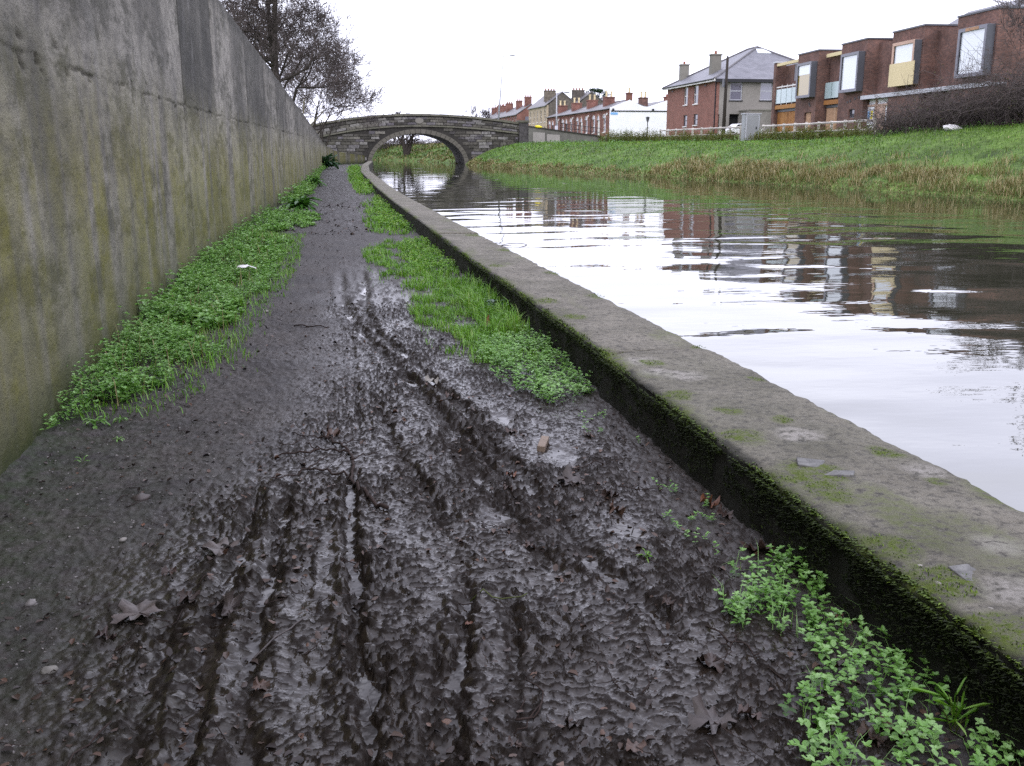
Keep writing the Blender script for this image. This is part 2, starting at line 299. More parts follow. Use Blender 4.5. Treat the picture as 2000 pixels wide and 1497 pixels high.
MAT = dict(
    mud=m_mud(), wall=m_wall(), kerb=m_kerb(), water=m_water(),
    weed=m_leaf('weed_leaf', [(0.03, 0.075, 0.012), (0.095, 0.22, 0.034), (0.175, 0.35, 0.08), (0.28, 0.45, 0.17)], 0.38),
    grass=m_leaf('grass_blade', [(0.04, 0.095, 0.01), (0.09, 0.23, 0.014), (0.15, 0.33, 0.03), (0.26, 0.36, 0.1)], 0.42),
    bankgrass=m_leaf('bank_grass', [(0.035, 0.075, 0.01), (0.08, 0.16, 0.018), (0.13, 0.25, 0.026), (0.19, 0.31, 0.045)], 0.6, 0.15),
    straw=m_leaf('dry_grass', [(0.07, 0.085, 0.018), (0.15, 0.135, 0.045), (0.26, 0.215, 0.095), (0.36, 0.31, 0.17)], 0.7, 0.15),
    bramble=m_leaf('bramble_leaf', [(0.02, 0.03, 0.008), (0.05, 0.07, 0.012), (0.09, 0.09, 0.02), (0.1, 0.05, 0.025)], 0.55),
    tallweed=m_leaf('tall_weed', [(0.03, 0.05, 0.01), (0.07, 0.1, 0.015), (0.13, 0.15, 0.03), (0.14, 0.11, 0.045)], 0.6),
    dock=m_leaf('dock_leaf', [(0.03, 0.09, 0.012), (0.05, 0.15, 0.02), (0.09, 0.22, 0.04)], 0.35),
    ivy=m_leaf('ivy_leaf', [(0.02, 0.055, 0.02), (0.035, 0.09, 0.04)], 0.3),
    moss=m_leaf('moss', [(0.006, 0.009, 0.002), (0.025, 0.04, 0.003), (0.06, 0.1, 0.006), (0.11, 0.17, 0.01)], 0.8, 0.1),
    pine=m_leaf('pine_needles', [(0.008, 0.02, 0.01), (0.02, 0.045, 0.02), (0.035, 0.065, 0.03)], 0.6, 0.1),
    twig=m_bark('twig', (0.022, 0.016, 0.014), (0.055, 0.042, 0.04)), bark=m_bark('bark', (0.02, 0.017, 0.014), (0.06, 0.05, 0.042)),
    palebark=m_bark('pale_bark', (0.1, 0.09, 0.06), (0.2, 0.18, 0.12)), redtwig=m_bark('purple_twig', (0.062, 0.05, 0.047), (0.125, 0.104, 0.096)),
    wettwig=m_bark('wet_twig', (0.018, 0.012, 0.01), (0.05, 0.034, 0.028)),
    earth=m_plain('earth', (0.075, 0.125, 0.022), 0.95, 0.5, 4.0, 0.6), bed=m_plain('canal_bed', (0.04, 0.045, 0.02), 0.9, 0.3, 2, 0.4),
    brickred=m_brick('terrace_brick', (0.225, 0.092, 0.068), (0.165, 0.068, 0.053), (0.2, 0.13, 0.11)),
    brickhouse=m_brick('house_brick', (0.25, 0.1, 0.075), (0.19, 0.08, 0.062), (0.22, 0.15, 0.125), var=0.15),
    brickdark=m_brick('dark_brick', (0.185, 0.095, 0.072), (0.11, 0.062, 0.052), (0.12, 0.09, 0.08), var=0.3),
    render=m_plain('grey_render', (0.24, 0.225, 0.2), 0.9, 0.12, 3.0, 0.3), renderdark=m_plain('grey_chimney_render', (0.2, 0.19, 0.16), 0.9, 0.12, 3.0, 0.3),
    white=m_plain('white_render', (0.8, 0.8, 0.82), 0.85, 0.05, 1.0, 0.1), whitepaint=m_plain('white_paint', (0.66, 0.64, 0.61), 0.5, 0.18, 7.0, 0.1),
    slate=m_slate('slate', (0.125, 0.125, 0.14), (0.165, 0.162, 0.178)), slate2=m_slate('old_slate', (0.1, 0.095, 0.1), (0.14, 0.13, 0.13)),
    trim=m_plain('dark_grey_metal', (0.075, 0.078, 0.09), 0.45, 0.1, 5, 0.05), boxmetal=m_plain('grey_zinc', (0.17, 0.17, 0.2), 0.45, 0.08, 5, 0.05),
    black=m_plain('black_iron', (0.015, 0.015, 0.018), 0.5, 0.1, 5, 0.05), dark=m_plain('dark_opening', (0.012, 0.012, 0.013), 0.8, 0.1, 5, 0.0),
    galv=m_plain('galvanised_steel', (0.42, 0.43, 0.46), 0.45, 0.08, 6, 0.05), kiosk=m_plain('grey_kiosk_paint', (0.27, 0.28, 0.29), 0.5, 0.06, 5, 0.05),
    wood=m_rand('cedar_plank', [(0.24, 0.105, 0.03), (0.33, 0.16, 0.05), (0.28, 0.12, 0.035)], 0.7, 4.0, 0.2, 0.01, 0.25),
    wood2=m_rand('pale_plank', [(0.3, 0.17, 0.09), (0.42, 0.27, 0.17), (0.36, 0.21, 0.12)], 0.7, 4.0, 0.2, 0.01, 0.25),
    cream=m_plain('cream_panel', (0.62, 0.52, 0.3), 0.7, 0.05, 3, 0.05), pinkwood=m_plain('primed_wood', (0.5, 0.34, 0.26), 0.7, 0.08, 5, 0.05),
    glass=m_glass('window_glass', (0.03, 0.035, 0.045)), glasspale=m_glass('sky_pale_glass', (0.62, 0.66, 0.68), 0.08), glassgold=m_glass('papered_glass', (0.3, 0.22, 0.05), 0.06),  # pale glass: white sky reflection painted into the base colour
    glassgreen=m_glass('frosted_glass', (0.36, 0.46, 0.46), 0.25), curtain=m_glass('curtained_glass', (0.16, 0.16, 0.2), 0.1),
    stone=m_rand('bridge_stone', [(0.05, 0.046, 0.04), (0.1, 0.093, 0.078), (0.16, 0.15, 0.128), (0.07, 0.064, 0.055), (0.21, 0.2, 0.185), (0.12, 0.11, 0.12), (0.045, 0.042, 0.036), (0.09, 0.083, 0.07)], 0.9, 4, 0.8, 0.05, 0.6),
    mortar=m_plain('dark_mortar', (0.035, 0.032, 0.028), 0.95, 0.3, 3, 0.6), ring=m_rand('arch_stone', [(0.105, 0.098, 0.08), (0.13, 0.12, 0.1)], 0.9, 3, 0.5, 0.03, 0.25),
    coping=m_rand('coping_stone', [(0.1, 0.097, 0.075), (0.145, 0.14, 0.105), (0.12, 0.112, 0.094)], 0.9, 3, 0.5, 0.03, 0.3),
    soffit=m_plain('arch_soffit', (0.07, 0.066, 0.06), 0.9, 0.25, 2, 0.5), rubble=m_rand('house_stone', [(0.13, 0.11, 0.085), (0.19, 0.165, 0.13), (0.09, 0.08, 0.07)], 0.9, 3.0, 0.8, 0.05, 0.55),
    panelgrey=m_plain('wall_patch', (0.28, 0.26, 0.24), 0.9, 0.08, 3, 0.2), wallgrey=m_plain('approach_concrete', (0.13, 0.125, 0.11), 0.9, 0.2, 2.5, 0.4),
    pot=m_plain('cream_pot', (0.6, 0.5, 0.3), 0.7, 0.15, 6, 0.1), redpot=m_plain('red_pot', (0.25, 0.09, 0.05), 0.8, 0.15, 6, 0.1),
    tan=m_plain('tan_trim', (0.36, 0.29, 0.2), 0.8, 0.15, 4, 0.2), yellow=m_plain('yellow_plastic', (0.75, 0.62, 0.03), 0.5, 0.05, 6, 0.1), blue=m_plain('blue_enamel', (0.2, 0.42, 0.72), 0.4, 0.05, 6, 0),
    deadleaf=m_dead('dead_leaf', [(0.03, 0.018, 0.013), (0.055, 0.031, 0.022), (0.085, 0.048, 0.03), (0.045, 0.028, 0.024)]), redleaf=m_dead('russet_leaf', [(0.11, 0.04, 0.018), (0.17, 0.066, 0.025)]),
    greyleaf=m_dead('muddy_leaf', [(0.05, 0.04, 0.036), (0.08, 0.064, 0.056)]), pebble=m_rand('pebble', [(0.1, 0.09, 0.085), (0.2, 0.185, 0.17), (0.14, 0.12, 0.1)], 0.6, 30, 0.4, 0.004, 0.3),
    paleflake=m_rand('pale_flake', [(0.16, 0.15, 0.13), (0.27, 0.25, 0.22)], 0.7, 40, 0.4, 0.003, 0.2), slatechip=m_rand('slate_chip', [(0.13, 0.127, 0.12), (0.1, 0.096, 0.098)], 0.7, 26, 0.7, 0.008, 0.5),
    fencewood=m_plain('weathered_fence_paint', (0.5, 0.465, 0.42), 0.7, 0.25, 6, 0.2), offcut=m_plain('weathered_offcut', (0.2, 0.15, 0.11), 0.7, 0.2, 30, 0.3), litter=m_plain('white_plastic', (0.75, 0.73, 0.7), 0.4, 0.06, 30, 0.2), carwhite=m_plain('white_car_paint', (0.78, 0.78, 0.8), 0.25, 0.02, 3, 0), tyre=m_plain('tyre', (0.015, 0.015, 0.015), 0.8, 0.1, 8, 0),
)

# ------------------------------------------------------------------ plan of the place (metres; y along the towpath, z = 0 on the path)
WALL = [(-1.5, -8), (-1.5, -1), (-1.52, 5), (-1.6, 8), (-1.65, 12), (-1.6, 17), (-1.42, 23), (-1.21, 30), (-0.96, 41), (-0.7, 60), (-0.36, 85), (-0.1, 92), (0.6, 98), (2.0, 103), (3.9, 107.5)]
WTOP = [(-8, 4.6), (0, 4.35), (17, 3.78), (23, 3.55), (30, 3.26), (41.5, 2.92), (65, 2.49), (85, 2.0), (93.7, 1.67), (100, 1.22), (107.5, 0.8)]
KIN = [(1.6, -8), (1.61, 2), (1.6, 6), (1.58, 9), (1.54, 11), (1.52, 19), (1.49, 24), (1.52, 34), (1.78, 57), (2.6, 80), (4.0, 104), (4.45, 109)]
KOUT = [(2.29, -8), (2.29, 3), (2.26, 6), (2.2, 10), (2.1, 16), (2.0, 25), (2.02, 33), (2.3, 57), (3.12, 80), (4.5, 104), (4.8, 109)]
WATER_Z = -0.18
def lerp_xy(poly, y): p = np.array(poly); return np.interp(y, p[:, 1], p[:, 0])
def wall_x(y): return lerp_xy(WALL, y)
def wall_top(y): p = np.array(WTOP); return np.interp(y, p[:, 0], p[:, 1])
def kin(y): return lerp_xy(KIN, y)
def kout(y): return lerp_xy(KOUT, y)
BANK = [(23.2, -80), (22.9, 10), (22.46, 29.2), (22.2, 34.3), (21.6, 41.2), (20.75, 47.6), (19.95, 57.2), (18.4, 69.5), (15.9, 85.4), (14.7, 99), (14.95, 108), (14.95, 120), (12.5, 140), (8.0, 158), (0, 176), (-30, 210), (-30, 500)]
def bank_x(y): return lerp_xy(BANK, y)
def bank_z(x, y):
    d = x - bank_x(y); st = np.interp(y, [-80, 60, 90, 110, 130, 300], [1, 1, 1.5, 1.9, 1.2, 1.2])
    z = np.interp(d * st, [-9, -2.5, -0.6, 0, 0.5, 3, 6, 8.5, 11, 400], [-1.5, -1.1, -0.45, -0.2, 0.12, 0.8, 1.5, 1.88, 1.98, 2.12])
    z = z + 0.8 * np.maximum(smooth(34.9, 36.0, x), smooth(108.5, 113, y) * smooth(20, 24, x))
    z = z + 0.62 * np.exp(-((x - 29.5) / 3.6) ** 2 - ((y - 40) / 10.5) ** 2)
    z = z + (0.17 * fbm(x * 0.5, y * 0.4, 4, 11) + 0.05 * fbm(x * 1.9, y * 1.9, 3, 12)) * smooth(-0.3, 1.2, d)
    z = z + smooth(114, 124, y) * smooth(0, 6, d) * 0.2
    return z

# ------------------------------------------------------------------ setting: base ground, water, far bank, land behind the wall
tag(MB().box(-900, 900, -400, 1400, -2.6, -1.6).build('ground', MAT['bed']), kind='structure')
wm = MB(); wm.add([(1.2, -90, WATER_Z), (40, -90, WATER_Z), (40, 420, WATER_Z), (-60, 420, WATER_Z), (-60, 109, WATER_Z), (1.2, 109, WATER_Z)], [(0, 1, 2, 3, 4, 5)])
tag(wm.build('canal_water', MAT['water']), kind='structure')

ys = np.concatenate([np.arange(-80, 10, 3.0), np.arange(10, 24, 0.5), np.arange(24, 62, 0.22), np.arange(62, 125, 0.45), np.arange(125, 260, 3), np.arange(260, 901, 40)])
ds = np.concatenate([np.arange(-8, -1, 1.0), np.arange(-1, 12, 0.25), np.arange(12, 26, 0.7), np.arange(26, 60, 5), np.arange(60, 461, 80)])
YY, DD = np.meshgrid(ys, ds, indexing='ij'); XX = bank_x(YY) + DD
me = np_mesh('far_bank', np.stack([XX, YY, bank_z(XX, YY)], -1), grid_faces(*XX.shape), MAT['earth'])
tag(inst('far_bank', me), kind='structure')
ys = np.concatenate([np.arange(-80, 120, 2.0), np.arange(120, 900, 30)])
ds = np.array([0.0, 0.5, 2, 5, 10, 25, 60, 200, 500])
YY, DD = np.meshgrid(ys, ds, indexing='ij'); XX = wall_x(YY) - 0.25 - DD
ZZ = np.where(YY < 117, wall_top(YY) - 0.35 + np.minimum(DD * 0.04, 0.8) * smooth(104, 96, YY), 2.6 + 0 * YY) + 0.15 * fbm(XX * 0.4, YY * 0.4, 3, 4)
me = np_mesh('raised_ground', np.stack([XX, YY, ZZ], -1), grid_faces(*XX.shape)[:, ::-1], MAT['earth'])
tag(inst('raised_ground', me), kind='structure')

# ------------------------------------------------------------------ the muddy path
RUTS = [  # polyline, half width, depth, tread spacing
 ([(0.09, 12.5), (0.09, 10.83), (0.09, 9.38), (0.19, 8.24), (0.33, 7.13), (0.46, 6.12), (0.57, 5.12), (0.59, 4.55), (0.65, 4.02), (0.69, 3.64), (0.74, 3.2)], 0.045, 0.03, 0.05),
 ([(0.36, 12.5), (0.35, 10.78), (0.28, 9.34), (0.33, 7.97), (0.52, 6.91), (0.63, 5.94), (0.75, 5.09), (0.79, 4.44), (0.84, 3.85), (0.87, 3.5), (0.89, 3.19), (0.95, 2.93), (1.0, 2.6)], 0.04, 0.034, 0.045),
 ([(0.42, 6.6), (0.6, 5.3), (0.68, 4.6), (0.74, 4.0), (0.8, 3.4)], 0.03, 0.022, 0.04),
 ([(0.06, 4.5), (0.05, 4.27), (0.04, 3.97), (0.02, 3.65), (0.03, 3.35), (0.04, 3.13), (0.02, 2.91), (0.03, 2.62), (0.05, 2.3)], 0.026, 0.06, 0.06),
 ([(0.2, 5.9), (0.23, 5.51), (0.27, 4.79), (0.32, 4.44), (0.36, 4.07), (0.4, 3.6)], 0.028, 0.022, 0.035),
 ([(0.14, 9.0), (0.12, 6.98), (0.11, 6.04), (0.1, 5.31), (0.1, 4.8)], 0.02, 0.01, 0.02),
 ([(0.43, 3.4), (0.41, 3.15), (0.35, 2.71), (0.29, 2.43), (0.24, 2.09), (0.22, 1.6)], 0.026, 0.045, 0.05),
 ([(0.29, 2.97), (0.25, 2.57), (0.22, 2.31), (0.19, 2.1), (0.17, 1.6)], 0.03, 0.03, 0.05),
 ([(-0.36, 4.5), (-0.38, 4.21), (-0.38, 3.67), (-0.41, 3.22), (-0.42, 2.7), (-0.42, 2.31), (-0.42, 1.6)], 0.03, 0.03, 0.06),
 ([(-0.22, 4.5), (-0.24, 4.18), (-0.25, 3.5), (-0.28, 3.0), (-0.29, 2.59), (-0.27, 2.18), (-0.26, 1.6)], 0.03, 0.032, 0.055),
 ([(0.08, 2.93), (0.08, 2.52), (0.04, 2.27), (0.03, 2.13), (0.02, 1.6)], 0.022, 0.04, 0.05),
 ([(-0.52, 3.6), (-0.55, 3.0), (-0.56, 2.5), (-0.55, 1.8)], 0.03, 0.02, 0.06),
 ([(0.55, 3.4), (0.52, 2.9), (0.46, 2.4), (0.42, 1.8)], 0.03, 0.02, 0.06),
]
PUDDLES = [(-0.05, 3.33, 0.055, 0.36, -0.022), (-0.33, 3.45, 0.06, 0.18, -0.016), (-0.14, 3.1, 0.05, 0.18, -0.022), (1.05, 4.5, 0.1, 0.24, -0.006), (0.9, 5.2, 0.06, 0.2, -0.008),
           (-0.36, 2.62, 0.06, 0.2, -0.02), (-0.12, 2.55, 0.05, 0.2, -0.02), (1.12, 3.5, 0.07, 0.14, -0.008), (0.6, 3.7, 0.06, 0.14, -0.012)]
def churn(x, y):
    xl = np.interp(y, [1, 3, 4.0, 4.8, 6.5, 8, 10, 12, 16, 22, 30], [-.72, -.74, -.6, -.22, .02, .1, .02, .15, .5, .9, .9])
    w = 0.3 * fbm(x * 2.2, y * 1.6, 4, 21)
    c = smooth(xl - 0.5, xl + 0.3, x + w) * np.interp(y, [0, 9, 13, 17, 22, 25, 29, 40], [1, .9, .5, .12, .25, .6, .2, .1])
    return c * (1 - 0.55 * smooth(1.2, 1.5, x + w))
def mud_height(x, y, full=False):
    c = churn(x, y)
    base = 0.02 * fbm(x * 0.9, y * 0.5, 3, 31) + 0.006 * fbm(x * 4, y * 4, 3, 32)
    base = base + 0.06 * np.exp(-(x - wall_x(y)) / 0.12) * (0.6 + 0.6 * fbm(x, y * 1.5, 2, 33)) + 0.03 * np.exp(-(kin(y) - x) / 0.1)
    wx = x + 0.03 * fbm(x * 7, y * 7, 2, 40); wy = y + 0.03 * fbm(x * 7, y * 7, 2, 41)
    vx = wx + 0.012 * pn(x * 24, y * 24, 38); vy = wy + 0.012 * pn(x * 24, y * 24, 39)
    rm = 0; wgt = 1.0; am = 1.0
    for k, (fx, fy) in enumerate(((19, 22), (36, 44), (56, 64))):
        s_ = (1 - np.minimum(1, np.abs(pn(vx * fx, vy * fy, 42 + k)) * 1.9)) ** 2; rm = rm + am * s_ * wgt; wgt = np.clip(0.4 + s_ * 1.1, 0, 1); am *= 0.74
    bl = fbm(wx * 11, wy * 9, 3, 44)
    clod = 0.0115 * (rm - 0.7) + 0.013 * bl
    grit = 0.0065 * fbm(x * 36, y * 36, 3, 46) + 0.010 * fbm(x * 14, y * 14, 2, 47) + 0.006 * smooth(0.3, 0.6, fbm(x * 19, y * 19, 2, 49))
    pud = np.zeros_like(x)
    for (px, py, rx, ry, lv) in PUDDLES: pud = np.maximum(pud, smooth(1.3, 0.6, ((x - px) / rx) ** 2 + ((y - py) / ry) ** 2))
    h = base + (1 - 0.75 * pud) * clod * c * (0.5 + 0.95 * smooth(-0.3, 0.35, fbm(x * 2.0, y * 1.4, 2, 48))) + grit * (1 - 0.4 * c)
    rutm = np.zeros_like(h)
    for poly, w, dp, tr in RUTS:
        m = (np.abs(x - np.interp(y, [p[1] for p in poly][::-1], [p[0] for p in poly][::-1])) < 0.4)
        if not m.any(): continue
        xs, ysb = vx[m], vy[m]; d, al = poly_dist(xs, ysb, poly)
        end = smooth(poly[-1][1] - .2, poly[-1][1] + .2, ysb) * (1 - smooth(poly[0][1] - .6, poly[0][1] + .1, ysb))
        k = 0.55 + 0.9 * smooth(-0.35, 0.35, fbm(xs * 0.3, ysb * 2.3, 2, 50 + int(dp * 1000)))
        d = np.abs(d + 0.012 * pn(xs * 31, ysb * 23, 53) + 0.014 * pn(xs * 13, ysb * 9, 54)); dp = dp * 0.85
        prof = -dp * np.exp(-(d / w) ** 2) + 0.55 * dp * np.exp(-((d - 1.9 * w) / (0.75 * w)) ** 2) * (0.3 + 1.2 * np.abs(pn(xs * 9, ysb * 16, 51)))
        tread = 0.5 * dp * np.clip(2.5 * np.sin(al * 2 * np.pi / tr + 14 * d), -1, 1) * np.exp(-(d / (1.5 * w)) ** 4)
        rutm[m] = np.maximum(rutm[m], np.exp(-(d / (1.6 * w)) ** 2) * end * np.clip(dp / 0.025, 0.2, 1))
        h[m] += (prof * k + tread * smooth(-0.1, 0.2, fbm(xs, ysb * 1.5, 2, 52))) * end
    film = np.zeros_like(h)
    low = base - 0.018 - 0.02 * smooth(0.15, -0.25, fbm(x * 1.3, y * 0.9, 3, 60)); f = smooth(0.0, 0.002, low - h) * smooth(0.35, 0.7, c); h2 = np.maximum(h, low); h = h + (h2 - h) * smooth(0.3, 0.6, c); film = f
    for (px, py, rx, ry, lv) in PUDDLES:
        e = ((x - px + 0.11 * fbm(x * 9, y * 9, 3, 61)) / rx) ** 2 + ((y - py) / ry) ** 2; inside = e < 1.0
        lvl = lv + 0.02 * pn(np.array(px * 0.9), np.array(py * 0.5), 31) * 0
        hh = h - np.where(inside, 0.014 * (1 - e), 0); sub = inside & (hh < lvl); h = np.where(inside, np.maximum(hh, lvl), h); film = np.where(sub, 1.0, film)
    return (h, c, film, np.clip(smooth(0.62, 1.2, rm + 0.7 * bl) + 0.55 * rutm, 0, 1) * c * (1 - 0.6 * pud)) if full else h
rows = np.concatenate([np.arange(-6, 1.3, 0.12), 1.3 * np.exp(np.arange(0, math.log(9.5 / 1.3), 0.0029)), 9.5 * np.exp(np.arange(0.006, math.log(108 / 9.5), 0.012))])
tt = np.linspace(0, 1, 530)
YY, TT = np.meshgrid(rows, tt, indexing='ij'); XX = (wall_x(YY) - 0.06) + TT * (kin(YY) + 0.1 - wall_x(YY) + 0.06)
HH, CH, FI, CLOD = mud_height(XX, YY, True)
GREEN = np.exp(-(XX - wall_x(YY)) / (0.25 + 0.3 * smooth(7, 3, YY))) * 0.95 + 0.35 * smooth(12, 30, YY) * smooth(0.0, 0.4, fbm(XX * 2, YY, 2, 70))
WETA = np.maximum(CH, 0.5 * smooth(14, 24, YY) + 0.25 * smooth(0.1, 0.5, fbm(XX * 1.2, YY * .5, 3, 71))).clip(0, 1); GREEN = np.clip(GREEN, 0, 1)
CLOD = np.maximum(CLOD, (0.25 * smooth(4.5, 7, YY) + 0.6 * smooth(7, 15, YY)) * (0.75 + 0.6 * fbm(XX * 9, YY * 5, 3, 72))).clip(0, 1)
i0, i1 = int(np.searchsorted(rows, 1.3)), int(np.searchsorted(rows, 9.5)) + 1
for sl, st_ in ((slice(i0, i1), 1), (slice(i1 - 1, None), 4), (slice(0, i0 + 1), 4)):
    cols = np.unique(np.append(np.arange(0, len(tt), st_), len(tt) - 1)); q = lambda A: A[sl][:, cols]
    me = np_mesh('muddy_path', np.stack([q(XX), q(YY), q(HH)], -1), grid_faces(*q(XX).shape), MAT['mud'], True, {'wet': q(WETA).ravel(), 'film': q(FI).ravel(), 'clod': q(CLOD).ravel(), 'green': q(GREEN).ravel()})
    tag(inst('muddy_path', me), kind='structure')
def ground_z(x, y):
    """path height at points, read off the path sheet"""
    x = np.atleast_1d(np.asarray(x, float)); y = np.atleast_1d(np.asarray(y, float))
    fr = np.clip(np.interp(y, rows, np.arange(len(rows))), 0, len(rows) - 1.001); ft = np.clip((x - wall_x(y) + 0.06) / (kin(y) + 0.16 - wall_x(y)), 0, 1) * (len(tt) - 1.001)
    i = fr.astype(int); j = ft.astype(int); u = fr - i; v = ft - j
    return (HH[i, j] * (1 - u) + HH[i + 1, j] * u) * (1 - v) + (HH[i, j + 1] * (1 - u) + HH[i + 1, j + 1] * u) * v
# ------------------------------------------------------------------ concrete kerb along the canal
MOSSY = [(1.76, 3.23, .15), (1.72, 3.05, .1), (1.8, 4.17, .065), (2.17, 3.43, .07), (2.17, 3.07, .04), (2.21, 4.75, .05), (2.24, 5.64, .06), (1.78, 5.25, .08), (1.99, 3.98, .05), (1.68, 2.56, .09), (1.66, 2.3, .12),
         (1.7, 3.75, .1), (1.68, 4.5, .09), (1.7, 7.7, .13), (2.2, 7.9, .12), (1.75, 6.9, .1), (2.2, 9.5, .14), (1.7, 10.2, .12), (2.12, 11.8, .15), (2.05, 14.0, .2), (1.66, 2.0, .1)]
PALE = [(1.95, 3.74, .13), (1.74, 5.3, .14), (2.2, 3.2, .1), (1.83, 2.2, .12), (2.0, 2.5, .1), (1.85, 4.9, .15), (1.75, 5.0, .12)]
kerb_root = tag(empty('canal_kerb', (1.9, 5, 0.27)), 'low mossy concrete kerb running between the muddy path and the canal', 'kerb')
def kerb_section(y0, y1, dx=0.0, dzs=0.0):
    ys_ = [y0]; y = y0
    while y < y1:
        y += 0.022 if 1.7 < y < 7 else (0.06 if y < 14 else (0.2 if y < 30 else 0.7)); ys_.append(min(y, y1))
    ys_ = np.array(ys_); ni, nt_, no = 15, 30, 7
    cod = [(0, -0.08 + 0.35 * i / ni) for i in range(ni)] + [(i / (nt_ - 1), 0.27) for i in range(nt_)] + [(1, 0.27 - 0.8 * (i + 1) / no) for i in range(no)]
    u = np.array([c[0] for c in cod]); zz = np.array([c[1] for c in cod]); side = np.array([1] * ni + [0] * nt_ + [2] * no)
    Y, U = np.meshgrid(ys_, u, indexing='ij'); _, Z = np.meshgrid(ys_, zz, indexing='ij'); _, S = np.meshgrid(ys_, side, indexing='ij')
    a, b = kin(Y) - dx, kout(Y) + dx * .3; X = a + U * (b - a); z = Z.copy()
    ei = (U * (b - a)); eo = ((1 - U) * (b - a))
    chip_i = 0.012 + 0.022 * np.clip(fbm(Y * 2.2, Y * 0 + 1, 4, 80) + 0.2, 0, 1); chip_o = 0.01 + 0.025 * np.clip(fbm(Y * 3.1, Y * 0 + 5, 4, 81) + 0.1, 0, 1)
    jag = 0.018 * fbm(Y * 9, Y * 0 + 9, 3, 82); jag2 = 0.012 * fbm(Y * 12, Y * 0 + 2, 3, 83) + 0.035 * fbm(Y * 2.1, Y * 0 + 7, 3, 97)
    top = S == 0
    z = np.where(top, z - chip_i * np.exp(-ei / 0.03) - chip_o * np.exp(-eo / 0.03), z)
    z = np.where(top, z + 0.008 * fbm(X * 5, Y * 5, 4, 84) + 0.004 * fbm(X * 22, Y * 22, 2, 96) + 0.004 * fbm(X * 1.2, Y * 1.0, 2, 85) - 0.014 * np.clip(fbm(X * 4, Y * 4, 3, 86) - 0.25, 0, 1), z)
    z = np.where(S == 1, z - 0.5 * chip_i * np.exp(-(0.27 - Z) / 0.03), z); z = np.where(S == 2, z - 0.3 * chip_o * np.exp(-(0.27 - Z) / 0.05), z)
    X = X + np.where(top, jag * np.exp(-ei / 0.04) + jag2 * np.exp(-eo / 0.04), 0) + np.where(S == 1, jag + 0.018 * fbm(Y * 3.0, Z * 6, 4, 87) - 0.02 * (0.27 - Z) / 0.3, 0) + np.where(S == 2, jag2 + 0.02 * fbm(Y * 3, Z * 5, 3, 88), 0)
    for jy in (5.6,):  # broken inner corner at the joint
        q = np.exp(-((Y - jy) / 0.07) ** 2) * np.exp(-ei / 0.09); z = np.where(top, z - 0.07 * q * (0.6 + fbm(X * 20, Y * 20, 2, 89)), z); X = np.where(S == 1, X + 0.05 * np.exp(-((Y - jy) / 0.06) ** 2) * np.exp(-(0.27 - Z) / 0.1), X)
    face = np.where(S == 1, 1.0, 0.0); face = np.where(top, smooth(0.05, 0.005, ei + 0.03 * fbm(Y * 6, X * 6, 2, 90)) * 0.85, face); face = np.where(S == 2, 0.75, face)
    moss = np.where(top, smooth(0.11, 0.0, ei) * smooth(-0.15, 0.35, fbm(Y * 1.6, X, 3, 91)) + smooth(0.08, 0.0, eo) * smooth(0.0, 0.5, fbm(Y * 1.2, X, 3, 92)) * 0.8 + 0.6 * smooth(0.15, 0.5, fbm(X * 2.3, Y * 0.9, 3, 93)), 0)
    moss = np.where(S == 1, smooth(0.2, 0.27, Z) * smooth(-0.1, 0.3, fbm(Y * 1.6, X, 3, 91)) * 0.9, moss)
    pale = np.zeros_like(X)
    for (mx, my, mr) in MOSSY: moss = np.maximum(moss, np.where(top, smooth(1.15, 0.55, np.hypot(X - mx, (Y - my) * 0.8) / mr + 0.45 * fbm(X * 9, Y * 9, 2, 94)), 0))
    for (mx, my, mr) in PALE: pale = np.maximum(pale, np.where(top, smooth(1.1, 0.4, np.hypot(X - mx, Y - my) / mr + 0.4 * fbm(X * 8, Y * 8, 2, 95)), 0))
    V = np.stack([X, Y, z], -1); V[..., 0] -= 1.9; V[..., 1] -= 5; V[..., 2] -= 0.27 - dzs
    n0 = len(cod); F = grid_faces(len(ys_), n0)[:, ::-1]; caps = [np.arange(n0), (np.arange(n0) + (len(ys_) - 1) * n0)[::-1]]
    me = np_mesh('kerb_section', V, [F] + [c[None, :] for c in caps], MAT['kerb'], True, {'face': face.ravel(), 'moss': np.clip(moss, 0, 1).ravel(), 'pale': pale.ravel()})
    return inst('kerb_section', me, kerb_root)
for a_, b_, e_, f_ in ((-8, 5.585, .02, .004), (5.625, 14.3, 0, -.004), (14.34, 26, .012, .003), (26.05, 45, 0, -.004), (45.05, 70, .01, 0), (70.06, 109, 0, 0)): kerb_section(a_, b_, e_, f_)

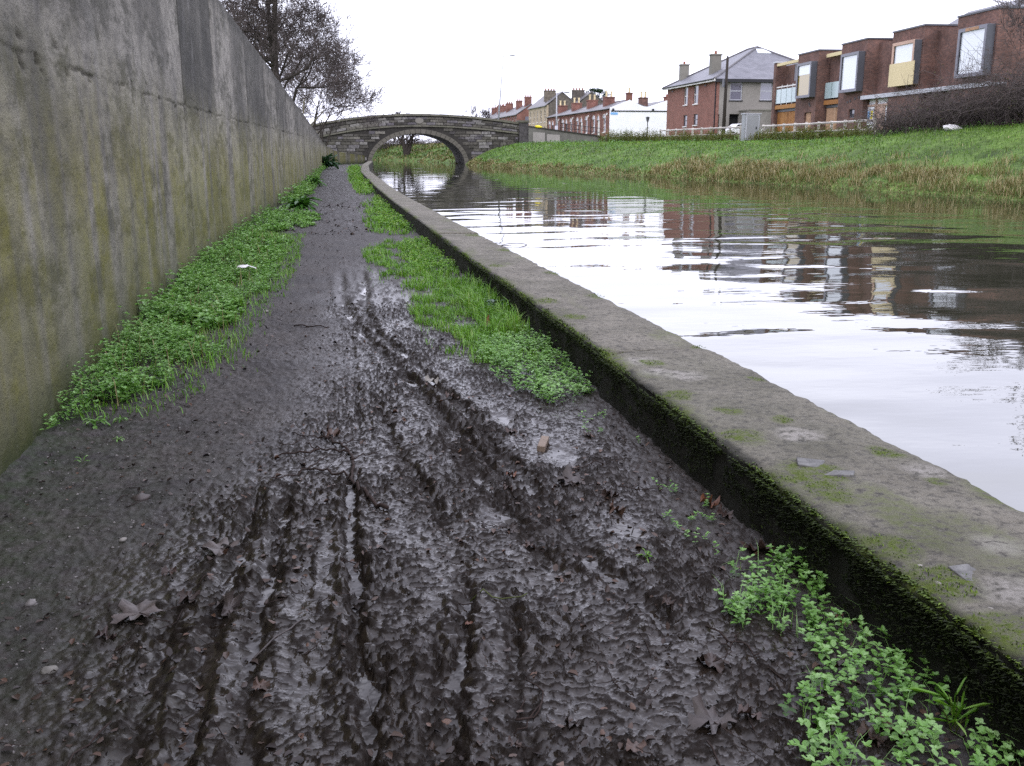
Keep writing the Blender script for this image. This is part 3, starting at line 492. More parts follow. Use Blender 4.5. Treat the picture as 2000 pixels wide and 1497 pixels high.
# ------------------------------------------------------------------ tall concrete retaining wall in cast panels
wall_root = tag(empty('retaining_wall', (-1.6, 10, 0)), 'tall stained concrete retaining wall with green algae along the left of the path', 'wall')
SEAMS = [-8, -1.2, 12.45, 15.6, 20.3, 24.1, 27.4, 31.2, 36, 42, 50, 60, 72, 85, 92, 98, 103, 107.5]
SDARK = [0, 0.15, 0.95, 0.0, 0.85, 0.25, 0.65, 0.05, 0.55, 0.1, 0.3, 0.05, 0.3, 0.4, 0.5, 0.6, 0.6]
def wall_panel(k):
    y0, y1 = SEAMS[k] + 0.004, SEAMS[k + 1] - 0.004
    st = 0.04 if y1 < 25 and y1 > 2 else (0.12 if y1 < 45 else 0.6); ns = max(3, int((y1 - y0) / st)); yv = np.linspace(y0, y1, ns)
    zb = np.concatenate([np.linspace(-0.25, 1.8, 46), np.linspace(1.82, 2.12, 24), np.linspace(2.16, 1, 1) * 0 + 2.16, np.linspace(2.22, 6, 80)]) if y1 < 45 else np.linspace(-0.25, 6, 40)
    zb = np.unique(zb); Y, Z0 = np.meshgrid(yv, zb, indexing='ij'); T = wall_top(Y); ztop0 = 6.0
    Z = np.where(Z0 > 2.2, 2.2 + (Z0 - 2.2) * (T - 2.2) / (ztop0 - 2.2), Z0) if wall_top(y0) > 2.4 else -0.25 + (Z0 + 0.25) * (T + 0.25) / 6.25
    base = wall_x(Y); lift = 1.97 + 0.05 * fbm(Y * 1.3, Y * 0, 4, 100)
    dz = Z - lift; q = np.clip(0.2 + 1.5 * fbm(Y * 0.9, Y * 0 + 3, 3, 101), 0.0, 1)
    crack = np.exp(-((dz + 0.03 * fbm(Y * 7, Z * 2, 2, 115)) / (0.009 + 0.03 * q * np.clip(fbm(Y * 6, Z * 6, 2, 102) + 0.3, 0, 1))) ** 2) * q
    hole = smooth(0.3, 0.5, fbm(Y * 4.5, Z * 7, 3, 103)) * np.exp(-(dz / 0.12) ** 2) * smooth(9, 5, np.abs(Y - 10))
    bugs = smooth(0.5, 0.65, fbm(Y * 11, Z * 11, 2, 104))
    lift2 = np.exp(-((Z - 1.02 - 0.03 * fbm(Y, Y * 0, 2, 105)) / 0.012) ** 2) * 0.25 * smooth(0, .3, fbm(Y * .5, Y * 0 + 8, 2, 108))
    disp = 0.010 * fbm(Y * 1.1, Z * 1.1, 4, 106) + 0.004 * fbm(Y * 14, Z * 14, 2, 107) + np.where(dz > 0, 0.004, 0) - 0.035 * crack - 0.03 * hole - 0.006 * bugs - 0.006 * lift2
    edge = np.minimum(Y - y0, y1 - Y); disp = disp - 0.007 * np.exp(-edge / 0.012) - 0.02 * np.exp(-(T - Z) / 0.02) * (0.5 + fbm(Y * 4, Z, 2, 109))
    X = base + disp
    up = SDARK[k] * smooth(1.7, 2.1, Z + 0.1 * fbm(Y * 3, Z, 2, 110)); run = SDARK[k] * 0.5 * smooth(0.3, 1.9, Z) * smooth(-0.1, 0.4, fbm(Y * 2.2, Z * 0.2, 3, 111))
    dark = np.maximum(up, run) * (0.8 + 0.5 * fbm(Y * 1.0, Z * 0.9, 4, 112)); dark = np.maximum(dark, 0.8 * smooth(0.35, 0.0, T - Z + 0.2 * fbm(Y * 6, Z * 0.1, 2, 113)))
    dark = np.maximum(dark, 0.45 * smooth(0.1, 0.4, fbm(Y * 0.45 + 4, Z * 0.6, 4, 114)))
    n1, n2 = Y.shape; V = np.stack([X, Y, Z], -1).reshape(-1, 3)
    nb = n1 * n2; back = np.stack([np.stack([wall_x(yv) - 0.34, yv, wall_top(yv)], -1), np.stack([wall_x(yv) - 0.34, yv, yv * 0 - 0.25], -1)], 1).reshape(-1, 3)
    V = np.concatenate([V, back]); V -= np.array([-1.6, 10, 0])
    F = grid_faces(n1, n2)[:, ::-1]
    i = np.arange(n1 - 1); topf = np.stack([i * n2 + n2 - 1, nb + 2 * i, nb + 2 * i + 2, (i + 1) * n2 + n2 - 1], 1)[:, ::-1]; bf = np.stack([nb + 2 * i, nb + 2 * i + 1, nb + 2 * i + 3, nb + 2 * i + 2], 1)[:, ::-1]
    e0 = np.concatenate([np.arange(n2), [nb, nb + 1]]); e1 = np.concatenate([np.arange(n2) + (n1 - 1) * n2, [nb + 2 * n1 - 2, nb + 2 * n1 - 1]])[::-1]
    pad = lambda a: np.concatenate([a, np.zeros(2 * n1)])
    me = np_mesh('panel', V, [F, topf, bf, e0[None, :], e1[None, :]], MAT['wall'], True, {'dark': pad(np.clip(dark, 0, 1).ravel()), 'crack': pad(np.clip(crack * 0.42 + hole * 0.6 + lift2 + 0.2 * np.exp(-edge / 0.008), 0, 1).ravel())})
    return inst('panel', me, wall_root)
for k in range(len(SEAMS) - 1): wall_panel(k)

# ------------------------------------------------------------------ leaf and blade generators
def leaf_arrays(P, az, pitch, L, wr=0.55, fold=0.3, shade=None):
    n = len(P); ca, sa, cp, sp = np.cos(az), np.sin(az), np.cos(pitch), np.sin(pitch)
    d = np.stack([ca * cp, sa * cp, sp], 1); s = np.stack([-sa, ca, 0 * ca], 1); u = np.cross(d, s); L = L[:, None]; W = L * wr
    V = np.stack([P, P + d * L * .33 + s * W * .5 + u * W * fold, P + d * L * .74 + s * W * .4 + u * W * fold * .7, P + d * L - u * L * .1,
                  P + d * L * .74 - s * W * .4 + u * W * fold * .7, P + d * L * .33 - s * W * .5 + u * W * fold], 1)
    b = np.arange(n)[:, None] * 6; F = np.concatenate([b + np.array([0, 5, 4, 3]), b + np.array([0, 3, 2, 1])])
    return V.reshape(-1, 3), F, np.repeat(shade if shade is not None else RNG.random(n), 6)
def blade_arrays(P, az, h, w, lean, shade):
    n = len(P); d = np.stack([np.cos(az), np.sin(az), 0 * az], 1); s = np.stack([-np.sin(az), np.cos(az), 0 * az], 1); z = np.array([0, 0, 1.0]); h = h[:, None]; w = w[:, None]; l = lean[:, None]
    V = np.stack([P - s * w * .5, P + s * w * .5, P + z * h * .6 + d * h * l * .35 + s * w * .38, P + z * h * .6 + d * h * l * .35 - s * w * .38, P + z * h * (1 - .35 * l) + d * h * l], 1)
    b = np.arange(n)[:, None] * 5; return V.reshape(-1, 3), [b + np.array([0, 1, 2, 3]), b + np.array([3, 2, 4])], np.repeat(shade, 5)
def join(parts):
    V = []; F = {}; S = []; n = 0
    for v, f, s in parts:
        if not isinstance(f, list): f = [f]
        for q in f: F.setdefault(q.shape[1], []).append(q + n)
        V.append(v); S.append(s); n += len(v)
    return np.concatenate(V), [np.concatenate(q) for q in F.values()], np.concatenate(S)
def scatter(poly, dens, wob=0.0):
    p = np.array(poly); x0, y0 = p.min(0); x1, y1 = p.max(0); n = int((x1 - x0) * (y1 - y0) * dens)
    x = RNG.uniform(x0, x1, n); y = RNG.uniform(y0, y1, n)
    k = in_poly(x + wob * fbm(x * 4, y * 4, 3, 120), y + wob * fbm(x * 4, y * 4, 3, 121), poly); return x[k], y[k]
def sprigs(x, y, h, leaf, nodes=4, z=None):
    n = len(x); z0 = ground_z(x, y) if z is None else z; az = RNG.uniform(0, 6.28, n); lean = RNG.uniform(0.1, 0.9, n); hh = h * RNG.uniform(0.6, 1.15, n); out = []; tone = RNG.normal(0, 0.14, n) + 0.3 * fbm(x * 3.4, y * 2.4, 3, 142)  # tone paints the gaps between clumps darker, as shade would
    for j in range(1, nodes + 1):
        f = j / nodes; P = np.stack([x + np.cos(az) * lean * hh * f * f, y + np.sin(az) * lean * hh * f * f, z0 + hh * f * (1 - 0.25 * lean * f)], 1); top = j == nodes
        rot = az + j * 1.57 + RNG.normal(0, 0.3, n)
        for q in range(5 if top else 2):
            a = rot + (q * 1.2566 if top else q * math.pi) + RNG.normal(0, 0.15, n); L = leaf * RNG.uniform(0.7, 1.25, n) * (0.72 if top else 1.0)
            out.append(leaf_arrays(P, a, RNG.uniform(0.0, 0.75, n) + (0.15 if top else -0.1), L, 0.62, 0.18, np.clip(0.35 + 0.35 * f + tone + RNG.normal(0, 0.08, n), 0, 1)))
    return join(out)
def stem_ribbons(x, y, h, w, z):
    n = len(x); az = RNG.uniform(0, 6.28, n); return blade_arrays(np.stack([x, y, z], 1), az, h, np.full(n, w), RNG.uniform(0.3, 1.2, n), np.full(n, 0.75))
def stuff(name, arr, mat, label, cat, smooth_=True):
    V, F, S = arr; return tag(inst(name, np_mesh(name, V, F, mat, smooth_, {'shade': S})), label, cat, kind='stuff')

# weeds along the foot of the wall
def left_edge(y): return np.interp(y, [5.4, 5.8, 6.4, 7.05, 8.9, 10.3, 12, 14.2, 16.2, 18, 19, 20, 22, 25, 28, 33, 36, 41, 50, 60, 75, 92], [-1.42, -1.22, -1.02, -.82, -.76, -.64, -.5, -.45, -.55, -1.0, -.5, -.3, -.2, -.35, -.75, -.55, -.5, -.45, -.4, -.45, -.2, .2])
def strip(y0, y1, dens, leaf, hmul, nodes):
    n = int((y1 - y0) * 1.3 * dens); y = RNG.uniform(y0, y1, n); x = wall_x(y) + RNG.uniform(0.02, 1.3, n); e = left_edge(y) - 0.1 - 0.08 * smooth(6, 8, y) * smooth(19, 15, y) + 0.28 * fbm(x * 2.2, y * 1.3, 3, 140) + RNG.normal(0, 0.035, n)
    cl = fbm(x * 3.4, y * 2.4, 3, 142); k = (x < e) & (cl > -0.2) & (x > wall_x(y) + 0.02); x, y, cl = x[k], y[k], cl[k]; dw = x - wall_x(y)
    h = hmul * (0.04 + 0.15 * np.exp(-dw / 0.38)) * (0.25 + 1.9 * np.clip(cl + 0.3, 0, 1.0)) * smooth(-0.02, 0.3, left_edge(y) - x + 0.12)
    big = RNG.random(len(x)) < 0.03; h = np.where(big, h * 1.7, h)
    return sprigs(x, y, np.maximum(h, 0.03), leaf * (0.75 + 0.9 * np.clip(fbm(x * 1.6, y * 1.1, 2, 143) + 0.25, 0, 1)), nodes)
stuff('chickweed', strip(5.15, 8.2, 820, 0.034, 1.25, 3), MAT['weed'], 'thick bright green weeds spilling from the wall foot nearest the camera', 'weeds')
stuff('chickweed', strip(8.2, 12.5, 560, 0.042, 1.2, 3), MAT['weed'], 'middle stretch of low green weeds along the wall foot, around the white scrap', 'weeds')
stuff('chickweed', strip(12.5, 18.0, 340, 0.05, 1.2, 3), MAT['weed'], 'low green weeds along the wall just before the leaf-strewn patch', 'weeds')
stuff('chickweed', strip(18.0, 23.5, 170, 0.06, 1.3, 3), MAT['weed'], 'leaf-strewn patch of weeds in front of the big dock plant', 'weeds')
stuff('chickweed', strip(26, 92, 46, 0.1, 2.2, 3), MAT['weed'], 'distant narrow strip of weeds along the wall beyond the dock plant', 'weeds')

def grass_patch(poly, dens, h, w, wob=0.12, z=None, mod=0.0):
    out = []
    for dn, wb, th, hm in ((dens, wob * 2.2, mod, 1.0), (dens * 0.12, wob * 6, 0.1, 0.7)):
        x, y = scatter(poly, dn, wb); 
        if mod: k = fbm(x * 3, y * 2, 3, 150) + RNG.normal(0, .12, len(x)) > -th; x, y = x[k], y[k]
        n = len(x); cl = np.clip(fbm(x * 2.6, y * 2.0, 3, 151) + 0.4, 0, 1.1)
        hh = h * hm * RNG.uniform(0.4, 1.25, n) * (0.45 + 1.0 * cl)
        out.append(blade_arrays(np.stack([x, y, ground_z(x, y) - 0.004], 1), RNG.uniform(0, 6.28, n), hh, w * RNG.uniform(0.6, 1.3, n), RNG.uniform(0.1, 1.1, n), np.clip(RNG.normal(0.42, 0.2, n) + 0.3 * fbm(x * 3, y * 3, 2, 152) + 0.25 * cl, 0, 1)))
    return join(out)
def weed_patch(poly, dens, h, leaf, nodes=3, wob=0.1, thr=-0.3):
    x, y = scatter(poly, dens, wob); k = fbm(x * 5, y * 5, 2, 153) > thr; x, y = x[k], y[k]
    return sprigs(x, y, h * (0.6 + 0.8 * np.clip(fbm(x * 4, y * 4, 2, 154) + 0.4, 0, 1)), leaf, nodes)
# weeds and grass along the kerb
RA = [(1.22, 2.8), (1.34, 3.02), (1.57, 3.05), (1.6, 2.73), (1.6, 2.51), (1.6, 2.23), (1.62, 1.89), (1.6, 1.4), (1.2, 1.5), (1.08, 1.88), (1.12, 2.07), (1.27, 2.29), (1.33, 2.46), (1.24, 2.6)]
xa, ya = scatter(RA, 520, 0.14); ka = fbm(xa * 5, ya * 5, 2, 153) > -0.28; xa, ya = xa[ka], ya[ka]
parts = [sprigs(xa, ya, 0.09 * (0.6 + 0.8 * np.clip(fbm(xa * 4, ya * 4, 2, 154) + 0.4, 0, 1)), 0.024, 4)]
xs_, ys_ = scatter(RA, 320, 0.1); parts.append(stem_ribbons(xs_, ys_, RNG.uniform(0.05, 0.13, len(xs_)), 0.0022, ground_z(xs_, ys_)))
stuff('chickweed', join(parts), MAT['weed'], 'sprawling leafy weeds between mud and kerb in the near right corner', 'weeds')
stuff('chickweed', weed_patch([(1.38, 4.0), (1.52, 3.6), (1.47, 3.2), (1.3, 3.1), (1.28, 3.6)], 260, 0.06, 0.015, 4, 0.15, -0.05), MAT['weed'], 'thin straggling weeds on bare mud beside the kerb', 'weeds')
stuff('chickweed', weed_patch([(1.0, 7.0), (1.55, 7.7), (1.56, 5.7), (1.25, 5.35), (1.02, 6.0)], 620, 0.1, 0.026, 4, 0.2), MAT['weed'], 'leafy weed clump against the kerb near its broken joint', 'weeds')
stuff('chickweed', weed_patch([(1.25, 5.4), (1.5, 5.5), (1.5, 4.5), (1.3, 4.7)], 90, 0.07, 0.016, 4, 0.1, 0.0), MAT['weed'], 'few small weed sprigs in mud just before the leafy kerb clump', 'weeds')
stuff('grass', join([grass_patch([(0.82, 9.6), (1.3, 11.2), (1.56, 11.0), (1.56, 8.49), (1.56, 6.6), (1.17, 6.5), (0.92, 6.9), (0.8, 7.8), (0.68, 8.9)], 3800, 0.1, 0.006, 0.2, mod=0.08), grass_patch([(1.2, 10.6), (1.54, 10.8), (1.55, 7.4), (1.25, 7.6)], 1700, 0.2, 0.008)]), MAT['grass'], 'bright green tufted grass leaning on the kerb in mid path', 'grass')
stuff('grass', join([grass_patch([(0.42, 14.3), (1.1, 16.2), (1.5, 15.6), (1.52, 12.5), (1.38, 11), (0.95, 10.3), (0.68, 11.8)], 2000, 0.09, 0.009, 0.3, mod=0.1), weed_patch([(0.9, 12), (1.2, 16), (1.5, 16), (1.52, 11.5)], 260, 0.1, 0.034)]), MAT['grass'], 'wide low tongue of grass reaching from kerb into the path', 'grass')
stuff('grass', join([grass_patch([(0.65, 18.6), (0.75, 21), (1.1, 27), (1.46, 32), (1.48, 17.2), (1.1, 17.4)], 700, 0.12, 0.014, 0.3, mod=0.1), weed_patch([(0.9, 19), (1.15, 27), (1.45, 31), (1.48, 18)], 90, 0.13, 0.06)]), MAT['grass'], 'third grass clump along the kerb, past the smooth bare path', 'grass')
stuff('grass', join([grass_patch([(0.9, 33), (0.95, 45), (1.2, 60), (1.7, 85), (2.6, 85), (1.72, 57), (1.5, 33)], 120, 0.2, 0.025, 0.25, mod=0.1), weed_patch([(1.0, 33), (1.3, 60), (1.9, 85), (2.5, 85), (1.7, 57), (1.48, 33)], 18, 0.25, 0.09)]), MAT['grass'], 'far narrow grass verge on the kerb side towards the bridge', 'grass')
stuff('grass', join([grass_patch([(wall_x(y) + 0.02, y) for y in (5.5, 8, 12, 15, 18)] + [(-0.5, 18), (-0.42, 14), (-0.5, 11), (-0.62, 9), (-0.7, 7), (-1.0, 5.6)], 620, 0.1, 0.006, 0.1, mod=0.0)]), MAT['grass'], 'fringe of fine grass growing through the weeds along the wall', 'grass')

yd = RNG.uniform(5.8, 17, 260); xd = wall_x(yd) + RNG.uniform(.05, .8, 260); kd = xd < left_edge(yd); xd, yd = xd[kd], yd[kd]; nd_ = len(xd)
stuff('dead_stems', blade_arrays(np.stack([xd, yd, ground_z(xd, yd)], 1), RNG.uniform(0, 6.28, nd_), RNG.uniform(.12, .3, nd_), RNG.uniform(.004, .008, nd_), RNG.uniform(.1, 1.0, nd_), RNG.uniform(.3, 1, nd_)), MAT['straw'], 'thin dead stalks poking through the weeds along the wall', 'stems')
# moss on the kerb
def moss_tufts():
    parts = []; kf = lambda y: kin(y) - np.where(y < 5.6, 0.02, 0.0)
    def tuft(x, y, z, n_out, h, sh):
        n = len(x); az = np.where(n_out, math.pi, RNG.uniform(0, 6.28, n)) + RNG.normal(0, 0.7, n)
        parts.append(blade_arrays(np.stack([x, y, z], 1), az, h, h * 0.45, RNG.uniform(0.2, 1.4, n), sh))
    n = 20000; y = 1.6 * np.exp(RNG.uniform(0, math.log(16 / 1.6), n)); k = fbm(y * 1.6, kin(y), 3, 91) + RNG.normal(0, 0.12, n) > -0.12; y = y[k]; n = len(y)
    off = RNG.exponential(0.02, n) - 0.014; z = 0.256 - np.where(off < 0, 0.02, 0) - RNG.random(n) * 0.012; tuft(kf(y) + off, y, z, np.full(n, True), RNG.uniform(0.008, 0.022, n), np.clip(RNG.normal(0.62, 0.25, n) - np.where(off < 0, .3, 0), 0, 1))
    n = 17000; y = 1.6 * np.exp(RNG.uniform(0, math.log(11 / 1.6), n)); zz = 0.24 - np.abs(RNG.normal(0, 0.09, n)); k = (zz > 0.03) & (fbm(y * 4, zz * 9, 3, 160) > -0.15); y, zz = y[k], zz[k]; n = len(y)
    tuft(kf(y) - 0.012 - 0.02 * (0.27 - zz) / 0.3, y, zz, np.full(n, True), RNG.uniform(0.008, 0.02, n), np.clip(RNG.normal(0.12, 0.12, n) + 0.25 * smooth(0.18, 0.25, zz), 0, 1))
    for (mx, my, mr) in MOSSY:
        m = int(30000 * mr * mr * (1 if my < 6 else 0.4)); a = RNG.uniform(0, 6.28, m); r_ = mr * np.sqrt(RNG.random(m)); x = mx + r_ * np.cos(a); y = my + r_ * np.sin(a) * 1.2
        k = (np.hypot(x - mx, (y - my) * 0.8) / mr + 0.45 * fbm(x * 9, y * 9, 2, 94) < 0.8) & (x > kin(y) + 0.01) & (x < kout(y) - 0.01); x, y = x[k], y[k]; m = len(x)
        tuft(x, y, np.full(m, 0.27), np.zeros(m, bool), RNG.uniform(0.004, 0.011, m), np.clip(RNG.normal(0.75, 0.2, m), 0, 1))
    return join(parts)
stuff('moss', moss_tufts(), MAT['moss'], 'dark and bright green moss cushions on the kerb edge and face', 'moss')

# ------------------------------------------------------------------ single plants
def leafy_plant(name, loc, n, L, wr, rise, mat, label, cat, group=None, rings=2):
    root = tag(empty(name, loc), label, cat, group); parts = []
    for q in range(rings):
        m = n // rings; az = np.arange(m) * 2.4 + q + RNG.normal(0, 0.2, m); pit = rise * (0.5 + 0.6 * q) + RNG.normal(0, 0.15, m); Ls = L * RNG.uniform(0.7, 1.15, m) * (1 - 0.2 * q)
        P = np.stack([RNG.normal(0, L * 0.1, m), RNG.normal(0, L * 0.1, m), np.full(m, L * 0.05) + RNG.random(m) * L * 0.3], 1)
        # each blade bends over: a stalk piece and an arching piece
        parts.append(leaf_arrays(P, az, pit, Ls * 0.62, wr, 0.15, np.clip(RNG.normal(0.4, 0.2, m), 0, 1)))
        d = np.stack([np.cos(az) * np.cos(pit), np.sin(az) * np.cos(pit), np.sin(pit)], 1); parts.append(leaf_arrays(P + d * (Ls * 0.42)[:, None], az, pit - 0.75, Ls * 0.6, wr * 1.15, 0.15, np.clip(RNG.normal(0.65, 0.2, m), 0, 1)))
    V, F, S = join(parts); inst('leaves', np_mesh('leaves', V, F, mat, True, {'shade': S}), root)
    st = MB()
    for q in range(max(4, n // 6)):
        a = q * 2.4; st.tube([(0, 0, -0.01), (math.cos(a) * L * .12, math.sin(a) * L * .12, L * .25), (math.cos(a) * L * .3, math.sin(a) * L * .3, L * .42 * (0.6 + rise * .5))], [L * .014, L * .011, L * .006], 4)
    st.build('stems', MAT['straw'], root); return root
def gz(x, y): return float(ground_z(x, y)[0])
leafy_plant('dock_plant', (-0.7, 24.3, 0.0), 60, 0.5, 0.3, 0.95, MAT['dock'], 'big clump of broad arching dock leaves at the wall foot', 'plant')
leafy_plant('dock_plant', (-0.62, 41.0, 0.0), 40, 0.55, 0.32, 0.9, MAT['dock'], 'second smaller bright dock clump farther along the wall', 'plant')
leafy_plant('shrub_plant', (-0.2, 78.0, 0.0), 80, 1.3, 0.3, 1.1, MAT['ivy'], 'dark leafy shrub at the wall where the path nears the bridge', 'plant')
leafy_plant('rosette_weed', (-1.31, 5.42, gz(-1.31, 5.42)), 12, 0.085, 0.34, 0.55, MAT['weed'], 'pale green rosette weed below the first wall clump, close to the wall', 'plant')
leafy_plant('rosette_weed', (-1.19, 5.5, gz(-1.19, 5.5)), 10, 0.06, 0.34, 0.4, MAT['weed'], 'flatter green rosette just right of the pale rosette weed', 'plant')
leafy_plant('rosette_weed', (-1.13, 5.12, gz(-1.13, 5.12)), 8, 0.045, 0.34, 0.4, MAT['weed'], 'tiny rosette seedling alone on dark soil', 'plant')
leafy_plant('rosette_weed', (-1.22, 4.75, gz(-1.22, 4.75)), 5, 0.05, 0.3, 1.1, MAT['weed'], 'single upright green shoot nearest the wall corner', 'plant')
leafy_plant('ivy_plant', (1.5, 8.9, 0.03), 26, 0.14, 0.8, 0.6, MAT['ivy'], 'dark blue-green ivy-like plant tucked against the kerb', 'plant')
leafy_plant('grass_tuft', (1.09, 3.2, gz(1.09, 3.2)), 9, 0.05, 0.2, 0.5, MAT['grass'], 'lone tiny bright green tuft in the wet mud', 'plant')
leafy_plant('grass_tuft', (1.52, 1.98, gz(1.52, 1.98)), 12, 0.16, 0.09, 1.2, MAT['grass'], 'upright grass tuft at the lower right corner beneath the kerb', 'plant')
# ------------------------------------------------------------------ fallen leaves, twigs and stones near the camera
def leaf_mesh(kind, size, curl, seed, mat):
    rg = np.random.default_rng(seed); na = 40; th = np.linspace(0, 2 * np.pi, na, endpoint=False)
    if kind == 'maple':   # five pointed lobes
        r = 0.62 + 0.38 * np.abs(np.cos(2.5 * (th - np.pi / 2))) ** 0.8 - 0.12 * np.abs(np.sin(10 * th)); r *= np.where(np.cos(th + np.pi / 2) > 0.75, 0.55, 1)
    elif kind == 'oval': r = 0.55 / np.sqrt((np.cos(th) / 0.62) ** 2 + (np.sin(th)) ** 2) * 1.15 + 0.02 * np.sin(9 * th)
    else: r = 0.7 + 0.22 * fbm(np.cos(th) * 1.6 + seed, np.sin(th) * 1.6, 3, seed)  # torn scrap
    r = r * (1 + 0.06 * rg.normal(size=na)); rings = [0.0, 0.35, 0.7, 1.0]; V = [(0, 0, 0)]; F = []
    ang = rg.uniform(0, 6.28)
    for q in rings[1:]:
        for k in range(na):
            x, y = r[k] * q * math.cos(th[k]), r[k] * q * math.sin(th[k]); a = x * math.cos(ang) + y * math.sin(ang)
            z = curl * (0.55 * a * a + 0.22 * math.sin(3 * th[k] + seed) * q * q + 0.25 * q ** 3 * math.sin(7 * th[k] + seed)) + 0.02 * rg.normal() * q
            V.append((x * size * .5, y * size * .5, z * size * .5))
    F3 = [(0, 1 + k, 1 + (k + 1) % na) for k in range(na)]; F4 = [(1 + j * na + k, 1 + (j + 1) * na + k, 1 + (j + 1) * na + (k + 1) % na, 1 + j * na + (k + 1) % na) for j in range(2) for k in range(na)]
    return np_mesh('fallen_leaf', V, [np.array(F3), np.array(F4)], mat, True)
def fallen(x, y, kind, size, curl, mat, label, rot=None, tilt=(0.0, 0.0), stalk=True, dz=0.006, group='fallen leaves on the muddy path'):
    seed = int(abs(x * 91 + y * 37) * 10) % 900; zc = max(gz(x, y), gz(x + size * .25, y), gz(x - size * .25, y))
    root = tag(inst('fallen_leaf', leaf_mesh(kind, size, curl, seed, MAT[mat]), None, (x, y, zc + dz), (tilt[0], tilt[1], rot if rot is not None else random.uniform(0, 6.28))), label, 'leaf', group)
    if stalk and size > 0.05: MB().tube([(0, -0.02 * size, 0.002), (0.02 * size, -0.5 * size, 0.004), (0.06 * size, -0.85 * size, 0.012)], [0.0016, 0.0012, 0.0015], 4).build('stalk', MAT['wettwig'], root)
    return root
